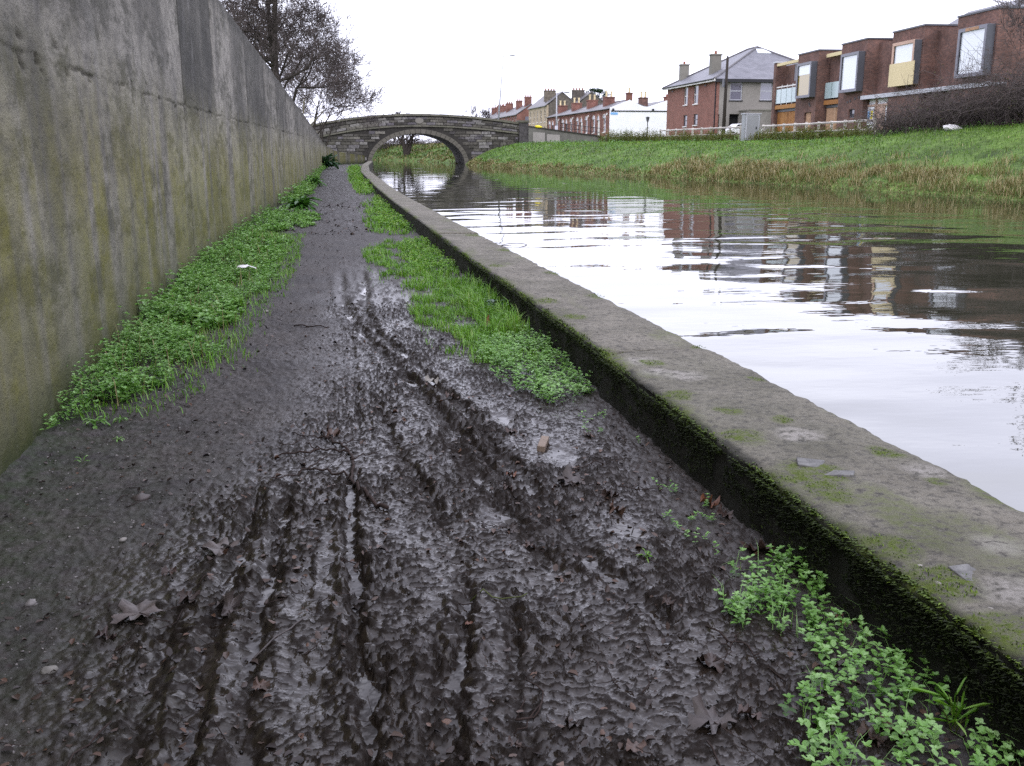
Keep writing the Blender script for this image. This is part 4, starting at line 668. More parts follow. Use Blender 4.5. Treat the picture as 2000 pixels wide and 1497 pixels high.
LV = [
 (0.93, 2.14, 'maple', 0.15, 0.9, 'greyleaf', 'large grey-brown lobed leaf with curled edge at the bottom of the mud', 0.5, (0.15, 0.1)),
 (1.03, 2.14, 'torn', 0.075, 1.0, 'deadleaf', 'brown crumpled strip of leaf touching the large lobed leaf', 1.2, (0.3, 0.4)),
 (1.04, 2.42, 'maple', 0.105, 0.8, 'deadleaf', 'reddish brown crinkled leaf on open mud above the large lobed leaf', 2.0, (0.1, 0.0)),
 (1.02, 4.05, 'maple', 0.15, 0.6, 'greyleaf', 'grey fan-shaped wet leaf lying beside the kerb-side puddle', 0.2, (0.2, 0.1)),
 (-0.46, 3.54, 'maple', 0.16, 0.5, 'greyleaf', 'shiny wet leaf half sunk in the left ruts', 1.0, (0.05, 0.05)),
 (0.69, 2.05, 'torn', 0.07, 0.6, 'deadleaf', 'dull red-brown leaf scrap at the bottom edge of the mud', 0.4, (0, 0)),
 (1.53, 2.58, 'oval', 0.1, 1.0, 'redleaf', 'orange-brown leaf caught among the near kerb weeds', 0.8, (0.5, 0.2)),
 (1.52, 3.66, 'oval', 0.12, 1.3, 'redleaf', 'russet folded leaf resting against the kerb foot', 1.5, (0.4, 0.5)),
 (1.53, 3.52, 'torn', 0.1, 0.9, 'deadleaf', 'dark curled leaf just below the russet folded leaf', 0.2, (0.3, 0.2)),
 (1.52, 3.15, 'maple', 0.14, 1.2, 'deadleaf', 'dark crumpled leaf at the kerb above the near weeds', 2.5, (0.3, 0.3)),
 (1.24, 2.2, 'oval', 0.09, 0.5, 'greyleaf', 'pale brown oval leaf left of the near kerb weeds', 0.9, (0.1, 0.1)),
 (0.38, 2.81, 'torn', 0.035, 0.5, 'redleaf', 'tiny bright red leaf fragment in the middle of the mud', 0.1, (0, 0)),
 (-0.79, 3.86, 'oval', 0.04, 0.4, 'redleaf', 'small orange leaf on the firm left side of the path', 0.4, (0, 0)),
 (-0.66, 3.04, 'maple', 0.17, 0.4, 'greyleaf', 'broad muddy leaf pressed flat on the left of the ruts', 0.8, (0.05, 0)),
 (-0.74, 2.93, 'torn', 0.08, 1.1, 'deadleaf', 'curled dark leaf beside the broad flat muddy leaf', 2.0, (0.5, 0.2)),
 (-0.62, 3.38, 'torn', 0.07, 0.9, 'deadleaf', 'red-brown leaf scrap above the broad flat muddy leaf', 0.3, (0.2, 0)),
 (-0.04, 5.05, 'torn', 0.11, 1.2, 'deadleaf', 'curled brown leaf caught at the top of the fallen branch', 0.9, (0.4, 0.2)),
 (1.3, 2.0, 'torn', 0.1, 0.8, 'deadleaf', 'brown leaf under the near weeds at the bottom right', 0.3, (0.1, 0.2)),
 (1.38, 2.02, 'maple', 0.1, 0.7, 'deadleaf', 'second brown leaf under the near weeds, closer to the kerb', 2.3, (0.2, 0.0)),
 (1.4, 2.36, 'oval', 0.11, 0.4, 'greyleaf', 'tan leaf showing through the middle of the near weeds', 1.4, (0.2, 0.1)),
 (1.3, 8.0, 'maple', 0.17, 0.8, 'redleaf', 'rust-coloured leaf lying in the tufted grass', 0.6, (0.5, 0.1)),
 (1.42, 6.75, 'maple', 0.19, 0.6, 'deadleaf', 'brown leaf lying in the leafy clump by the kerb joint', 1.1, (0.4, 0.1)),
 (0.77, 4.21, 'torn', 0.07, 0.8, 'redleaf', 'yellow-brown leaf scrap between the two main ruts', 1.8, (0.3, 0.2)),
 (0.72, 4.0, 'torn', 0.06, 1.0, 'deadleaf', 'curled brown scrap just below the yellow-brown one between the ruts', 0.8, (0.2, 0.3)),
 (1.15, 3.86, 'oval', 0.12, 0.9, 'deadleaf', 'dark rolled leaf beneath the grey fan-shaped leaf', 1.5, (0.3, 0.5)),
 (1.12, 3.68, 'oval', 0.13, 1.1, 'deadleaf', 'brown pointed leaf below the dark rolled leaf', 0.7, (0.3, 0.6)),
 (0.66, 3.56, 'torn', 0.07, 1.0, 'greyleaf', 'pale curled leaf edge in the churned centre of the mud', 0.3, (0.6, 0.1)),
 (0.7, 3.42, 'oval', 0.08, 0.7, 'deadleaf', 'brown half-buried leaf right below the pale curled one', 0.7, (0.3, 0.3)),
 (0.67, 5.74, 'torn', 0.09, 0.9, 'deadleaf', 'brown leaf in the right-hand track below the tufted grass', 0.9, (0.2, 0.2)),
 (1.03, 2.78, 'torn', 0.06, 1.1, 'deadleaf', 'small dark curled leaf on a twig in the mud, right of centre', 0.2, (0.5, 0.2)),
 (0.4, 2.14, 'oval', 0.06, 0.8, 'deadleaf', 'small rolled brown leaf low in the middle of the mud', 1.2, (0.4, 0.2)),
 (0.57, 2.2, 'torn', 0.075, 0.9, 'greyleaf', 'grey curled leaf right of the small rolled leaf', 2.2, (0.5, 0.1)),
 (-0.38, 3.02, 'torn', 0.13, 1.6, 'greyleaf', 'arched mud-coated leaf standing up between the left ruts', 0.6, (0.7, 0.2)),
 (-0.52, 3.12, 'torn', 0.1, 1.2, 'deadleaf', 'black-brown folded leaf left of the arched muddy leaf', 1.0, (0.5, 0.2)),
 (-0.25, 2.55, 'torn', 0.07, 0.9, 'deadleaf', 'thin dark leaf sliver by the lower left puddle', 0.3, (0.4, 0.4)),
 (0.9, 4.9, 'oval', 0.12, 0.4, 'deadleaf', 'red-brown leaf lying in the puddle by the short stick', 0.7, (0.05, 0)),
 (1.28, 4.75, 'oval', 0.1, 0.5, 'deadleaf', 'dull brown leaf on mud between the short stick and the kerb', 0.5, (0.1, 0.1)),
 (0.6, 6.15, 'torn', 0.13, 0.9, 'paleflake', 'whitish dried leaf across the right-hand track', 0.4, (0.2, 0.1)),
]
for (x, y, kd, sz, cu, mt, lb, ro, ti) in LV: fallen(x, y, kd, sz, cu, mt, lb, ro, ti)

# leaf litter and gravel that nobody could count
def flakes(n, xr, yr, size, dens=None):
    x = RNG.uniform(*xr, n); y = yr[0] * np.exp(RNG.uniform(0, math.log(yr[1] / yr[0]), n)); k = (x > wall_x(y) + .05) & (x < kin(y) - .02)
    if dens is not None: k &= dens(x, y)
    x, y = x[k], y[k]; n = len(x); return leaf_arrays(np.stack([x, y, ground_z(x, y) + 0.004], 1), RNG.uniform(0, 6.28, n), RNG.normal(0.1, 0.35, n), size * RNG.uniform(0.4, 1.5, n), 0.6, RNG.normal(0, 0.4, (n, 1)), RNG.random(n))
mat_flake = m_leaf('leaf_scraps', [(0.014, 0.01, 0.009), (0.03, 0.02, 0.016), (0.055, 0.034, 0.024), (0.09, 0.045, 0.025)], 0.5, 0.0)
stuff('leaf_litter', flakes(4200, (-1.4, 1.55), (1.7, 16), 0.024, lambda x, y: fbm(x * 1.5, y, 2, 170) > -0.2), mat_flake, 'small dark leaf scraps trodden into the mud', 'leaf litter')
stuff('leaf_litter', flakes(1800, (-1.3, 1.4), (17.5, 28), 0.05, lambda x, y: fbm(x * 1.2, y * .7, 2, 171) > 0.0), mat_flake, 'reddish leaf litter strewn over the path by the dock plant', 'leaf litter')
def gravel(n, xr, yr, s, dens=None):
    x = RNG.uniform(*xr, n); y = yr[0] * np.exp(RNG.uniform(0, math.log(yr[1] / yr[0]), n)); k = (x > wall_x(y) + .03) & (x < kin(y) - .02)
    if dens is not None: k &= dens(x, y)
    x, y = x[k], y[k]; n = len(x); z = ground_z(x, y); sz = s * RNG.uniform(0.35, 1.4, n) ** 1.6
    oct_ = np.array([[1, 0, 0], [0.3, .95, .1], [-.8, .6, 0], [-.7, -.7, .05], [.4, -.9, 0], [0, 0, .75], [0, 0, -.6]]); a = RNG.uniform(0, 6.28, n); c, s_ = np.cos(a), np.sin(a)
    O = oct_[None] * (1 + 0.25 * RNG.normal(size=(n, 7, 1))); O = O * sz[:, None, None] * np.array([1, 0.75, 0.6]); V = np.stack([O[..., 0] * c[:, None] - O[..., 1] * s_[:, None], O[..., 0] * s_[:, None] + O[..., 1] * c[:, None], O[..., 2]], -1)
    V = V + np.stack([x, y, z], 1)[:, None, :]; b = np.arange(n)[:, None] * 7; F = np.concatenate([b + np.array(q) for q in [(0, 1, 5), (1, 2, 5), (2, 3, 5), (3, 4, 5), (4, 0, 5), (1, 0, 6), (2, 1, 6), (3, 2, 6), (4, 3, 6), (0, 4, 6)]])
    return V.reshape(-1, 3), F, np.repeat(RNG.random(n), 7)
mat_grit = m_leaf('grit', [(0.03, 0.027, 0.024), (0.07, 0.064, 0.058), (0.12, 0.11, 0.1), (0.22, 0.2, 0.185)], 0.55, 0.0)
stuff('gravel', gravel(5200, (-1.5, 0.4), (1.8, 12), 0.006, lambda x, y: churn(x, y) < 0.5), mat_grit, 'fine pale grit in the firm earth on the left of the path', 'gravel')
stuff('mud_crumbs', gravel(1500, (-0.9, 1.5), (1.7, 9), 0.0065, lambda x, y: churn(x, y) > 0.4), m_leaf('mud_crumb', [(0.012, 0.01, 0.009), (0.03, 0.025, 0.022)], 0.35, 0.0), 'wet crumbs of mud thrown up along the ruts', 'mud')
def twiglets(n):
    mb = MB()
    for _ in range(n):
        y = 1.8 * math.exp(random.random() * math.log(9 / 1.8)); x = random.uniform(-1.0, 1.5); L = random.uniform(0.03, 0.16); a = random.uniform(0, 6.28); z = gz(x, y) + 0.004; b = a + random.uniform(-.6, .6); r = random.uniform(0.0008, 0.0026)
        mb.tube([(x, y, z), (x + math.cos(a) * L * .5, y + math.sin(a) * L * .5, gz(x + math.cos(a) * L * .5, y + math.sin(a) * L * .5) + 0.006), (x + math.cos(a) * L * .5 + math.cos(b) * L * .5, y + math.sin(a) * L * .5 + math.sin(b) * L * .5, z + 0.006)], [r, r * .8, r * .5], 3)
    return mb
tag(twiglets(330).build('twig_litter', MAT['wettwig'], smooth=True), 'thin broken twiglets lying all over the mud', 'twigs', kind='stuff')

def path_tube(pts, r0, r1, n=6, lift=0.008):
    P = []
    for i, (x, y) in enumerate(pts): P.append((x, y, gz(x, y) + lift + 0.006 * math.sin(i * 2.1)))
    m = len(P); return P, [r0 + (r1 - r0) * i / (m - 1) for i in range(m)]
def sub(pts, k=4):
    o = []
    for a, b in zip(pts, pts[1:]):
        for j in range(k): t = j / k; o.append((a[0] + (b[0] - a[0]) * t + random.gauss(0, .005), a[1] + (b[1] - a[1]) * t + random.gauss(0, .008)))
    return o + [pts[-1]]
br = tag(empty('fallen_branch', (0.05, 4.5, gz(0.05, 4.5))), 'forked bare fallen branch lying across the top of the wet mud', 'branch')
def br_part(name, pts, r0, r1):
    P, rr = path_tube(sub(pts), r0, r1, lift=0.014); o = br.location; MB().tube([(p[0] - o[0], p[1] - o[1], p[2] - o[2]) for p in P], rr, 7).build(name, MAT['wettwig'], br, smooth=True)
br_part('stem', [(0.17, 3.86), (0.12, 3.98), (0.07, 4.12), (0.05, 4.3), (0.055, 4.5), (0.045, 4.68), (-0.0, 4.82), (-0.06, 4.94), (-0.1, 5.06)], 0.0095, 0.005)
for pts, r in (([(0.03, 4.31), (-0.06, 4.36), (-0.15, 4.42), (-0.22, 4.36), (-0.31, 4.28)], 0.006), ([(0.04, 4.7), (-0.05, 4.72), (-0.13, 4.8), (-0.17, 4.87)], 0.0055), ([(-0.1, 4.74), (-0.2, 4.7), (-0.31, 4.7)], 0.007), ([(-0.06, 4.94), (-0.15, 4.98), (-0.25, 5.1)], 0.005),
               ([(-0.15, 4.42), (-0.1, 4.55), (-0.04, 4.66)], 0.004), ([(0.05, 4.55), (0.1, 4.62), (0.18, 4.66)], 0.004), ([(0.0, 4.82), (0.07, 4.88), (0.13, 4.86)], 0.0035), ([(-0.2, 4.87), (-0.28, 4.84), (-0.3, 4.95)], 0.003)): br_part('twig', pts, r, r * 0.45)
def stick(pts, r0, r1, label, mat='wettwig', name='twig'):
    P, rr = path_tube(sub(pts, 3), r0, r1); return tag(MB().tube(P, rr, 6).build(name, MAT[mat], smooth=True), label, 'stick', 'loose sticks on the mud')
stick([(0.42, 2.24), (0.5, 2.27), (0.52, 2.36), (0.49, 2.43)], 0.003, 0.002, 'thin bent twig arching on the smooth mud near the bottom')
stick([(0.5, 2.3), (0.44, 2.22), (0.41, 2.2)], 0.0025, 0.0018, 'short straight twig crossing the foot of the bent one')
stick([(1.2, 3.95), (1.32, 3.9), (1.45, 3.93)], 0.003, 0.0015, 'slim twig lying toward the kerb above the thin weeds')
stick([(1.02, 4.18), (1.15, 4.25), (1.28, 4.33), (1.4, 4.36)], 0.0035, 0.0015, 'long dark twig behind the grey fan-shaped leaf')
stick([(1.1, 2.62), (1.17, 2.5), (1.2, 2.45)], 0.003, 0.002, 'small dark forked twig left of the near kerb weeds')
stick([(1.1, 2.5), (1.15, 2.52), (1.19, 2.58)], 0.0022, 0.0015, 'second small twig crossing the forked one by the near weeds')
stick([(0.42, 3.0), (0.52, 2.99), (0.6, 2.97)], 0.003, 0.002, 'pale yellowish stalk on the churned mud', 'straw', 'stalk')
stick([(-0.62, 2.42), (-0.68, 2.3), (-0.68, 2.2)], 0.003, 0.002, 'dark twig near the lower left corner')
stick([(-0.28, 2.72), (-0.2, 2.82), (-0.14, 2.9)], 0.0035, 0.0025, 'grey twig slanting over the left ruts', 'greyleaf')
stick([(0.88, 2.05), (0.87, 1.92), (0.86, 1.85)], 0.003, 0.002, 'upright-looking twig below the large lobed leaf')
stick([(-0.35, 8.4), (-0.15, 8.3), (-0.05, 8.25)], 0.006, 0.004, 'dark stick on the firm path beside the first track bend')
MB().box(-0.02, 0.02, -0.08, 0.08, 0, 0.035).build('wood_offcut', MAT['offcut'], None, (1.01, 4.62, gz(1.01, 4.62)), (0.05, 0.08, -0.35), bevel=0.004)
tag(bpy.data.objects['wood_offcut'], 'short square wooden offcut lying in the puddle', 'wood')

def stone_mesh(seed, flat=0.55, ang=0.25):
    rg = np.random.default_rng(seed); V = []; F = []; nu, nv = 12, 7
    for j in range(nv):
        ph = math.pi * j / (nv - 1)
        for i in range(nu):
            t = 2 * math.pi * i / nu; d = 1 + ang * float(fbm(np.array(math.cos(t) * math.sin(ph) * 1.4 + seed), np.array(math.sin(t) * math.sin(ph) * 1.4 + math.cos(ph)), 3, seed))
            V.append((math.cos(t) * math.sin(ph) * d, 0.75 * math.sin(t) * math.sin(ph) * d, flat * math.cos(ph) * d))
    F = [(j * nu + i, (j + 1) * nu + i, (j + 1) * nu + (i + 1) % nu, j * nu + (i + 1) % nu) for j in range(nv - 1) for i in range(nu)]
    return V, F
def stone(name, x, y, z, s, mat, label, flat=0.5, rot=0.0, seed=1, group=None):
    V, F = stone_mesh(seed, flat, 0.5); o = MB().add([(a * s, b * s, c * s) for a, b, c in V], F).build(name, MAT[mat], None, (x, y, z), (0, 0, rot), smooth=True); return tag(o, label, 'stone', group)
stone('pebble', -0.86, 2.75, gz(-0.86, 2.75) + .002, 0.024, 'paleflake', 'pale rounded pebble near the lower left corner', 0.6, 0.4, 3)
stone('pebble', -0.86, 4.2, gz(-0.86, 4.2) + .0, 0.04, 'greyleaf', 'flat brown-grey stone set in the firm path on the left', 0.4, 0.2, 4)
stone('pebble', -1.04, 3.23, gz(-1.04, 3.23) + .001, 0.024, 'pebble', 'grey pebble at the far left edge of the path', 0.6, 1.4, 5)
stone('pebble', -0.84, 3.72, gz(-0.84, 3.72) + .006, 0.016, 'paleflake', 'small white pebble beside the orange leaf', 0.5, 0.9, 6)
stone('pebble', -0.62, 9.2, gz(-0.62, 9.2) + .01, 0.02, 'paleflake', 'tiny white stone at the edge of the wall weeds', 0.6, 0.9, 7)
stuff('leaf_litter', flakes(420, (-1.6, -0.5), (5.4, 17), 0.05, lambda x, y: x < left_edge(y)), mat_flake, 'brown dead leaves caught among the weeds along the wall', 'leaf litter')
# stones lying on the kerb
def chip(name, x, y, pts, t, rot, mat, label, tilt=0.0):
    o = MB().poly_prism(pts, 'z', 0, t).build(name, MAT[mat], None, (x, y, 0.261), (tilt, tilt * .5, rot), bevel=0.003); return tag(o, label, 'stone')
chip('slate_piece', 1.785, 2.33, [(-.055, -.02), (.0, -.07), (.075, -.03), (.05, .05), (-.02, .065)], 0.013, 0.35, 'slatechip', 'thin grey slate piece lying on the kerb at the right edge', 0.04)
chip('stone_chip', 1.81, 3.36, [(-.075, -.012), (-.02, -.05), (.02, -.042), (.07, .004), (.02, .03), (-.03, .055)], 0.02, 0.2, 'slatechip', 'angular grey stone chip ringed by moss, the farther of two', 0.1)
chip('stone_chip', 1.85, 3.23, [(-.06, -.03), (.05, -.04), (.075, .02), (.0, .04)], 0.016, -0.2, 'slatechip', 'smaller grey stone chip ringed by moss, nearer the camera', -0.08)
kp = [(1.90, 3.77, .026), (1.96, 3.73, .035), (2.03, 3.72, .02), (2.2, 3.36, .022), (2.22, 3.27, .026), (2.2, 3.19, .024), (2.13, 3.2, .018), (1.8, 2.5, .02), (1.74, 2.27, .018), (1.98, 2.55, .03), (1.7, 2.13, .022), (1.68, 2.42, .014), (1.75, 2.55, .012), (1.66, 2.3, .015)]
kl = ['left flake of the three pale ones beside a worn patch on the kerb', 'largest middle flake of the three beside the worn patch on the kerb', 'right flake of the three pale ones beside the worn patch on the kerb', 'farthest of four pale flakes near the outer kerb edge', 'second farthest pale flake near the outer kerb edge', 'nearest pale flake of four by the outer kerb edge',
      'pale flake set inward from the row by the outer kerb edge', 'pale flake just behind the slate piece on the kerb', 'pale flake touching the near left corner of the slate piece', 'larger pale flake on the kerb right of the slate piece', 'nearest pale flake on the kerb, below the slate piece', 'small flake on mossy kerb left of the slate piece', 'tiny flake on kerb moss behind the slate piece', 'small flake at the inner kerb edge left of the slate']
for i, (x, y, s) in enumerate(kp): stone('stone_flake', x, y, 0.267, s * .72, 'paleflake', kl[i], 0.35, i * 1.1, 20 + i, 'pale flakes on the kerb')
# rubbish and odd things
V = []; F = []
for j in range(7):
    for i in range(9): x, y = i / 8 - .5, j / 6 - .5; V.append((x * .2, y * .1, 0.03 * (1 - (2 * x) ** 2) * (1 - y * y) + 0.025 * float(pn(np.array(x * 7.0 + 2), np.array(y * 7.0), 5))))
F = [(j * 9 + i, j * 9 + i + 1, (j + 1) * 9 + i + 1, (j + 1) * 9 + i) for j in range(6) for i in range(8)]
tag(MB().add(V, F).build('plastic_scrap', MAT['litter'], None, (-0.98, 11.6, 0.14), (0.1, 0.1, 0.5), smooth=True), 'crumpled white plastic scrap lying on the wall-side weeds', 'litter')
arc = [(3.17 + 0.24 * math.cos(t), 17.0 + 0.03 * math.sin(t * 2), WATER_Z - 0.01 + 0.045 * math.sin(t)) for t in np.linspace(0, math.pi, 14)]
tag(MB().tube(arc, [0.006] * 14, 6).build('bent_reed', MAT['wettwig'], smooth=True), 'bent dark reed stem arching out of the water by the kerb', 'reed')
for i, (x, y, s) in enumerate([(7.8, 62, .3), (10.2, 70, .2), (9.3, 55, .16), (11.5, 48, .14), (6.6, 74, .25)]):
    fo = inst('floating_leaf', leaf_mesh('torn', s * 2, 0.1, 40 + i, MAT['paleflake']), None, (x, y, WATER_Z + 0.012)); tag(fo, ['large pale scrap floating in mid canal before the bridge', 'pale scrap floating farther right, nearer the far bank', 'small pale scrap floating left of the house reflection', 'nearest small scrap floating under the far bank', 'pale scrap floating farthest off, close to the arch'][i], 'leaf', 'scraps floating on the canal')
# ------------------------------------------------------------------ stone bridge
BX, BY = 9.8, 110.0
def zc(x): return 5.12 - (0.0090 if x < BX else 0.0068) * (x - BX) ** 2
def zs(x): return 3.95 - (0.0105 if x < BX else 0.0060) * (x - BX) ** 2
AA, AB, AZ = 5.14, 3.36, -0.2
def arch_z(x, e=0.0):
    q = 1 - ((x - BX) / (AA + e)) ** 2; return AZ + (AB + e) * math.sqrt(q) if q > 0 else None
bridge = tag(empty('stone_bridge', (BX, BY, 0)), 'humpbacked stone canal bridge with one wide arch and an oval plaque', 'bridge')
def bridge_core():
    mb = MB(); xs = sorted(set([-9.0, -6, -4, -3, -2, -1, 0, 1, 2, 3, 4, BX - AA, BX + AA, 16, 17, 18, 19, 20, 21.2, 24, 30] + [BX - AA * math.cos(t) for t in np.linspace(0, math.pi, 31)]))
    for x0, x1 in zip(xs, xs[1:]):
        inside = x0 >= BX - AA - 1e-6 and x1 <= BX + AA + 1e-6
        b0 = (arch_z(x0) or AZ) if inside else -0.7; b1 = (arch_z(x1) or AZ) if inside else -0.7
        for (ya, yb, f) in ((0.06, 0.5, lambda x: zc(x) - 0.1), (0.5, 7.6, lambda x: zs(x)), (7.6, 8.0, lambda x: zc(x) - 0.1)):
            mb.add([(x0 - BX, ya, b0), (x1 - BX, ya, b1), (x1 - BX, yb, b1), (x0 - BX, yb, b0), (x0 - BX, ya, f(x0)), (x1 - BX, ya, f(x1)), (x1 - BX, yb, f(x1)), (x0 - BX, yb, f(x0))],
                   [(0, 3, 2, 1), (4, 5, 6, 7), (0, 1, 5, 4), (2, 3, 7, 6)])
    return mb
bridge_core().build('core', MAT['mortar'], bridge)
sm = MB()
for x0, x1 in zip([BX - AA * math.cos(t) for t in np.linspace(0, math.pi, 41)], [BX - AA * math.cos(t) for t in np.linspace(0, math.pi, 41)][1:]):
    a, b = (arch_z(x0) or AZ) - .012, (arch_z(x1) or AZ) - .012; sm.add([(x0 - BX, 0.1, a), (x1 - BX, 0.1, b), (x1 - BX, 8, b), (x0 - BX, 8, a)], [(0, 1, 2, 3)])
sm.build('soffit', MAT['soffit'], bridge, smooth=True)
def rough_block(seed, mat):
    rg = np.random.default_rng(seed); c = [(-.5, 0, -.5), (.5, 0, -.5), (.5, 0, .5), (-.5, 0, .5)]; f = []
    b = [(x + rg.uniform(-.05, .05), 1.0, z + rg.uniform(-.06, .06)) for x, _, z in c]; m = [(x * .97, .35, z * .93) for x, _, z in b]; t = [(x * (.78 + rg.uniform(0, .14)), rg.uniform(-.1, .25), z * (.66 + rg.uniform(0, .2))) for x, _, z in c]
    V = b + m + t; F = [(8, 9, 10, 11)] + [(0 + i, (i + 1) % 4, 4 + (i + 1) % 4, 4 + i) for i in range(4)] + [(4 + i, 4 + (i + 1) % 4, 8 + (i + 1) % 4, 8 + i) for i in range(4)]
    return MB().add(V, F).mesh('stone', mat)
BLK = [rough_block(i, MAT['stone']) for i in range(6)]
def lay(x0, x1, z0, z1, d=0.1): inst('stone', random.choice(BLK), bridge, ((x0 + x1) / 2 - BX, 0.08 - d, (z0 + z1) / 2), (0, random.uniform(-.015, .015), 0), (x1 - x0 - .02, d, z1 - z0 - .02))
z = -0.35
while z < 4.0:
    h = random.uniform(0.25, 0.4); x = -2.4 + random.uniform(0, .4)
    while x < 21.0:
        w = random.uniform(0.55, 1.35); xm = x + w / 2; ok = z + h < min(zs(x), zs(x + w)) - 0.1
        for q in (x, xm, x + w):
            o = arch_z(q, 0.48)
            if o is not None and z < o + 0.02: ok = False
        if xm > 19 and z < 0.6: ok = False
        if ok: lay(x, min(x + w, 21.0), z, z + h)
        x += w
    z += h
x = -2.4
while x < 20.9:   # parapet: three courses that follow the hump
    w = random.uniform(0.7, 1.3)
    for k in range(3):
        a, b = zs(x + w / 2) + 0.12, zc(x + w / 2) - 0.2; hh = (b - a) / 3; off = (k % 2) * 0.35; o = inst('stone', random.choice(BLK), bridge, (x + w / 2 + off - BX, 0.0, a + hh * (k + .5)), (0, math.atan(2 * (0.0100 if x < BX else 0.0064) * (x - BX)), 0), (w - .02, 0.08, hh - .02))
    x += w
def strip_stones(name, zf, y0, y1, dz0, dz1, mat, n, xa, xb, extra=0.0):
    for i in range(n):
        x0 = xa + (xb - xa) * i / n + .008; x1 = xa + (xb - xa) * (i + 1) / n - .008; j = random.uniform(-.015, .015)
        MB().add([(x0 - BX, y0 + j, zf(x0) + dz0), (x1 - BX, y0 + j, zf(x1) + dz0), (x1 - BX, y1, zf(x1) + dz0), (x0 - BX, y1, zf(x0) + dz0), (x0 - BX, y0 + j, zf(x0) + dz1 + j), (x1 - BX, y0 + j, zf(x1) + dz1 + j), (x1 - BX, y1, zf(x1) + dz1 + j), (x0 - BX, y1, zf(x0) + dz1 + j)],
                 [(0, 3, 2, 1), (4, 5, 6, 7), (0, 1, 5, 4), (1, 2, 6, 5), (2, 3, 7, 6), (3, 0, 4, 7)]).build(name, MAT[mat], bridge)
strip_stones('coping_stone', zc, -0.12, 0.62, -0.1, 0.12, 'coping', 24, -2.6, 21.1)
strip_stones('string_stone', zs, -0.1, 0.07, -0.08, 0.09, 'coping', 26, -2.4, 21.0)
nv = 29
for i in range(nv):
    t0 = math.pi * i / nv + .004; t1 = math.pi * (i + 1) / nv - .004; p = []
    for t, e in ((t0, 0), (t1, 0), (t1, .46), (t0, .46)): p.append((-(AA + e) * math.cos(t), AZ + (AB + e) * math.sin(t)))
    MB().poly_prism(p, 'y', -0.05, 0.3).build('arch_stone', MAT['ring'], bridge)
pl = [(0.47 * math.cos(t), 0.3 * math.sin(t)) for t in np.linspace(0, 2 * math.pi, 24, endpoint=False)]
MB().poly_prism(pl, 'y', -0.06, 0.1).build('plaque', MAT['paleflake'], bridge, (9.98 - BX, 0, 4.5), bevel=0.02)
MB().box(21.05 - BX, 22.05 - BX, -0.35, 0.85, 0.5, 4.35).build('end_pier', MAT['stone'], bridge)
MB().box(20.93 - BX, 22.17 - BX, -0.47, 0.97, 4.35, 4.6).build('pier_cap', MAT['coping'], bridge, bevel=0.03)
# pipe of darker water stain is left to the material; approach wall to the right of the bridge
aw = tag(empty('approach_wall', (22.05, 109.6, 2.0)), 'low grey concrete wall with two pale patches leading off the bridge', 'wall')
AWP = [(22.06, 109.6, 3.9), (25.4, 107.7, 3.36), (27.6, 107.1, 3.05), (29.6, 106.6, 2.8)]
for i, (a, b) in enumerate(zip(AWP, AWP[1:])):
    mb = MB(); V = []
    for p, q in ((a, 0), (b, 0)): V += [(p[0] - 22.05, p[1] - 109.6, -0.6), (p[0] - 22.05, p[1] - 109.6, p[2] - 2.0), (p[0] - 21.97, p[1] - 109.25, p[2] - 2.0), (p[0] - 21.97, p[1] - 109.25, -0.6)]
    mb.add(V, [(0, 4, 5, 1), (1, 5, 6, 2), (2, 6, 7, 3), (0, 1, 2, 3), (7, 6, 5, 4)]).build('wall_section', MAT['wallgrey'], aw)
    V2 = [(x - (.06 if k in (0, 3) else -.04) * 0, y, z) for k, (x, y, z) in enumerate([])]
    ca = MB()
    for p in (a, b): ca.v += [(p[0] - 22.07, p[1] - 109.7, p[2] - 2.0 + .004), (p[0] - 22.07, p[1] - 109.7, p[2] - 1.87), (p[0] - 21.95, p[1] - 109.18, p[2] - 1.87), (p[0] - 21.95, p[1] - 109.18, p[2] - 2.0 + .004)]
    ca.f = [(0, 4, 5, 1), (1, 5, 6, 2), (2, 6, 7, 3), (0, 3, 7, 4), (0, 1, 2, 3), (7, 6, 5, 4)]; ca.build('coping', MAT['mortar'], aw)
def on_aw(t):
    i = min(int(t), 2); f = t - i; a, b = AWP[i], AWP[i + 1]; return [a[k] + (b[k] - a[k]) * f for k in range(3)]
for t0, t1 in ((0.14, 0.5), (0.56, 0.95)):
    p, q = on_aw(t0), on_aw(t1); o = -0.02; MB().add([(p[0] - 22.06, p[1] - 109.62 + o, -.2), (q[0] - 22.06, q[1] - 109.62 + o, -.2), (q[0] - 22.06, q[1] - 109.62 + o, q[2] - 2.38), (p[0] - 22.06, p[1] - 109.62 + o, p[2] - 2.5),
        (p[0] - 22.05, p[1] - 109.55, -.2), (q[0] - 22.05, q[1] - 109.55, -.2), (q[0] - 22.05, q[1] - 109.55, q[2] - 2.38), (p[0] - 22.05, p[1] - 109.55, p[2] - 2.5)], [(0, 1, 2, 3), (0, 4, 5, 1), (1, 5, 6, 2), (2, 6, 7, 3), (3, 7, 4, 0)]).build('patch', MAT['panelgrey'], aw)
rl = tag(empty('iron_railing', (25.4, 107.85, 3.4)), 'black iron railing standing on the low approach wall', 'railing')
N = 13
for i in range(N):
    t = 1.0 + 1.95 * i / (N - 1); p = on_aw(t); MB().tube([(p[0] - 25.4, p[1] - 107.7, p[2] - 3.3), (p[0] - 25.4, p[1] - 107.7, p[2] - 3.4 + 0.95)], [.025, .025], 5).build('post', MAT['black'], rl)
for hh in (0.9, 0.45): MB().tube([tuple(np.array(on_aw(t)) - np.array([25.4, 107.7, 3.4 - hh])) for t in (1.0, 2.0, 2.95)], [.028] * 3, 5).build('rail', MAT['black'], rl)
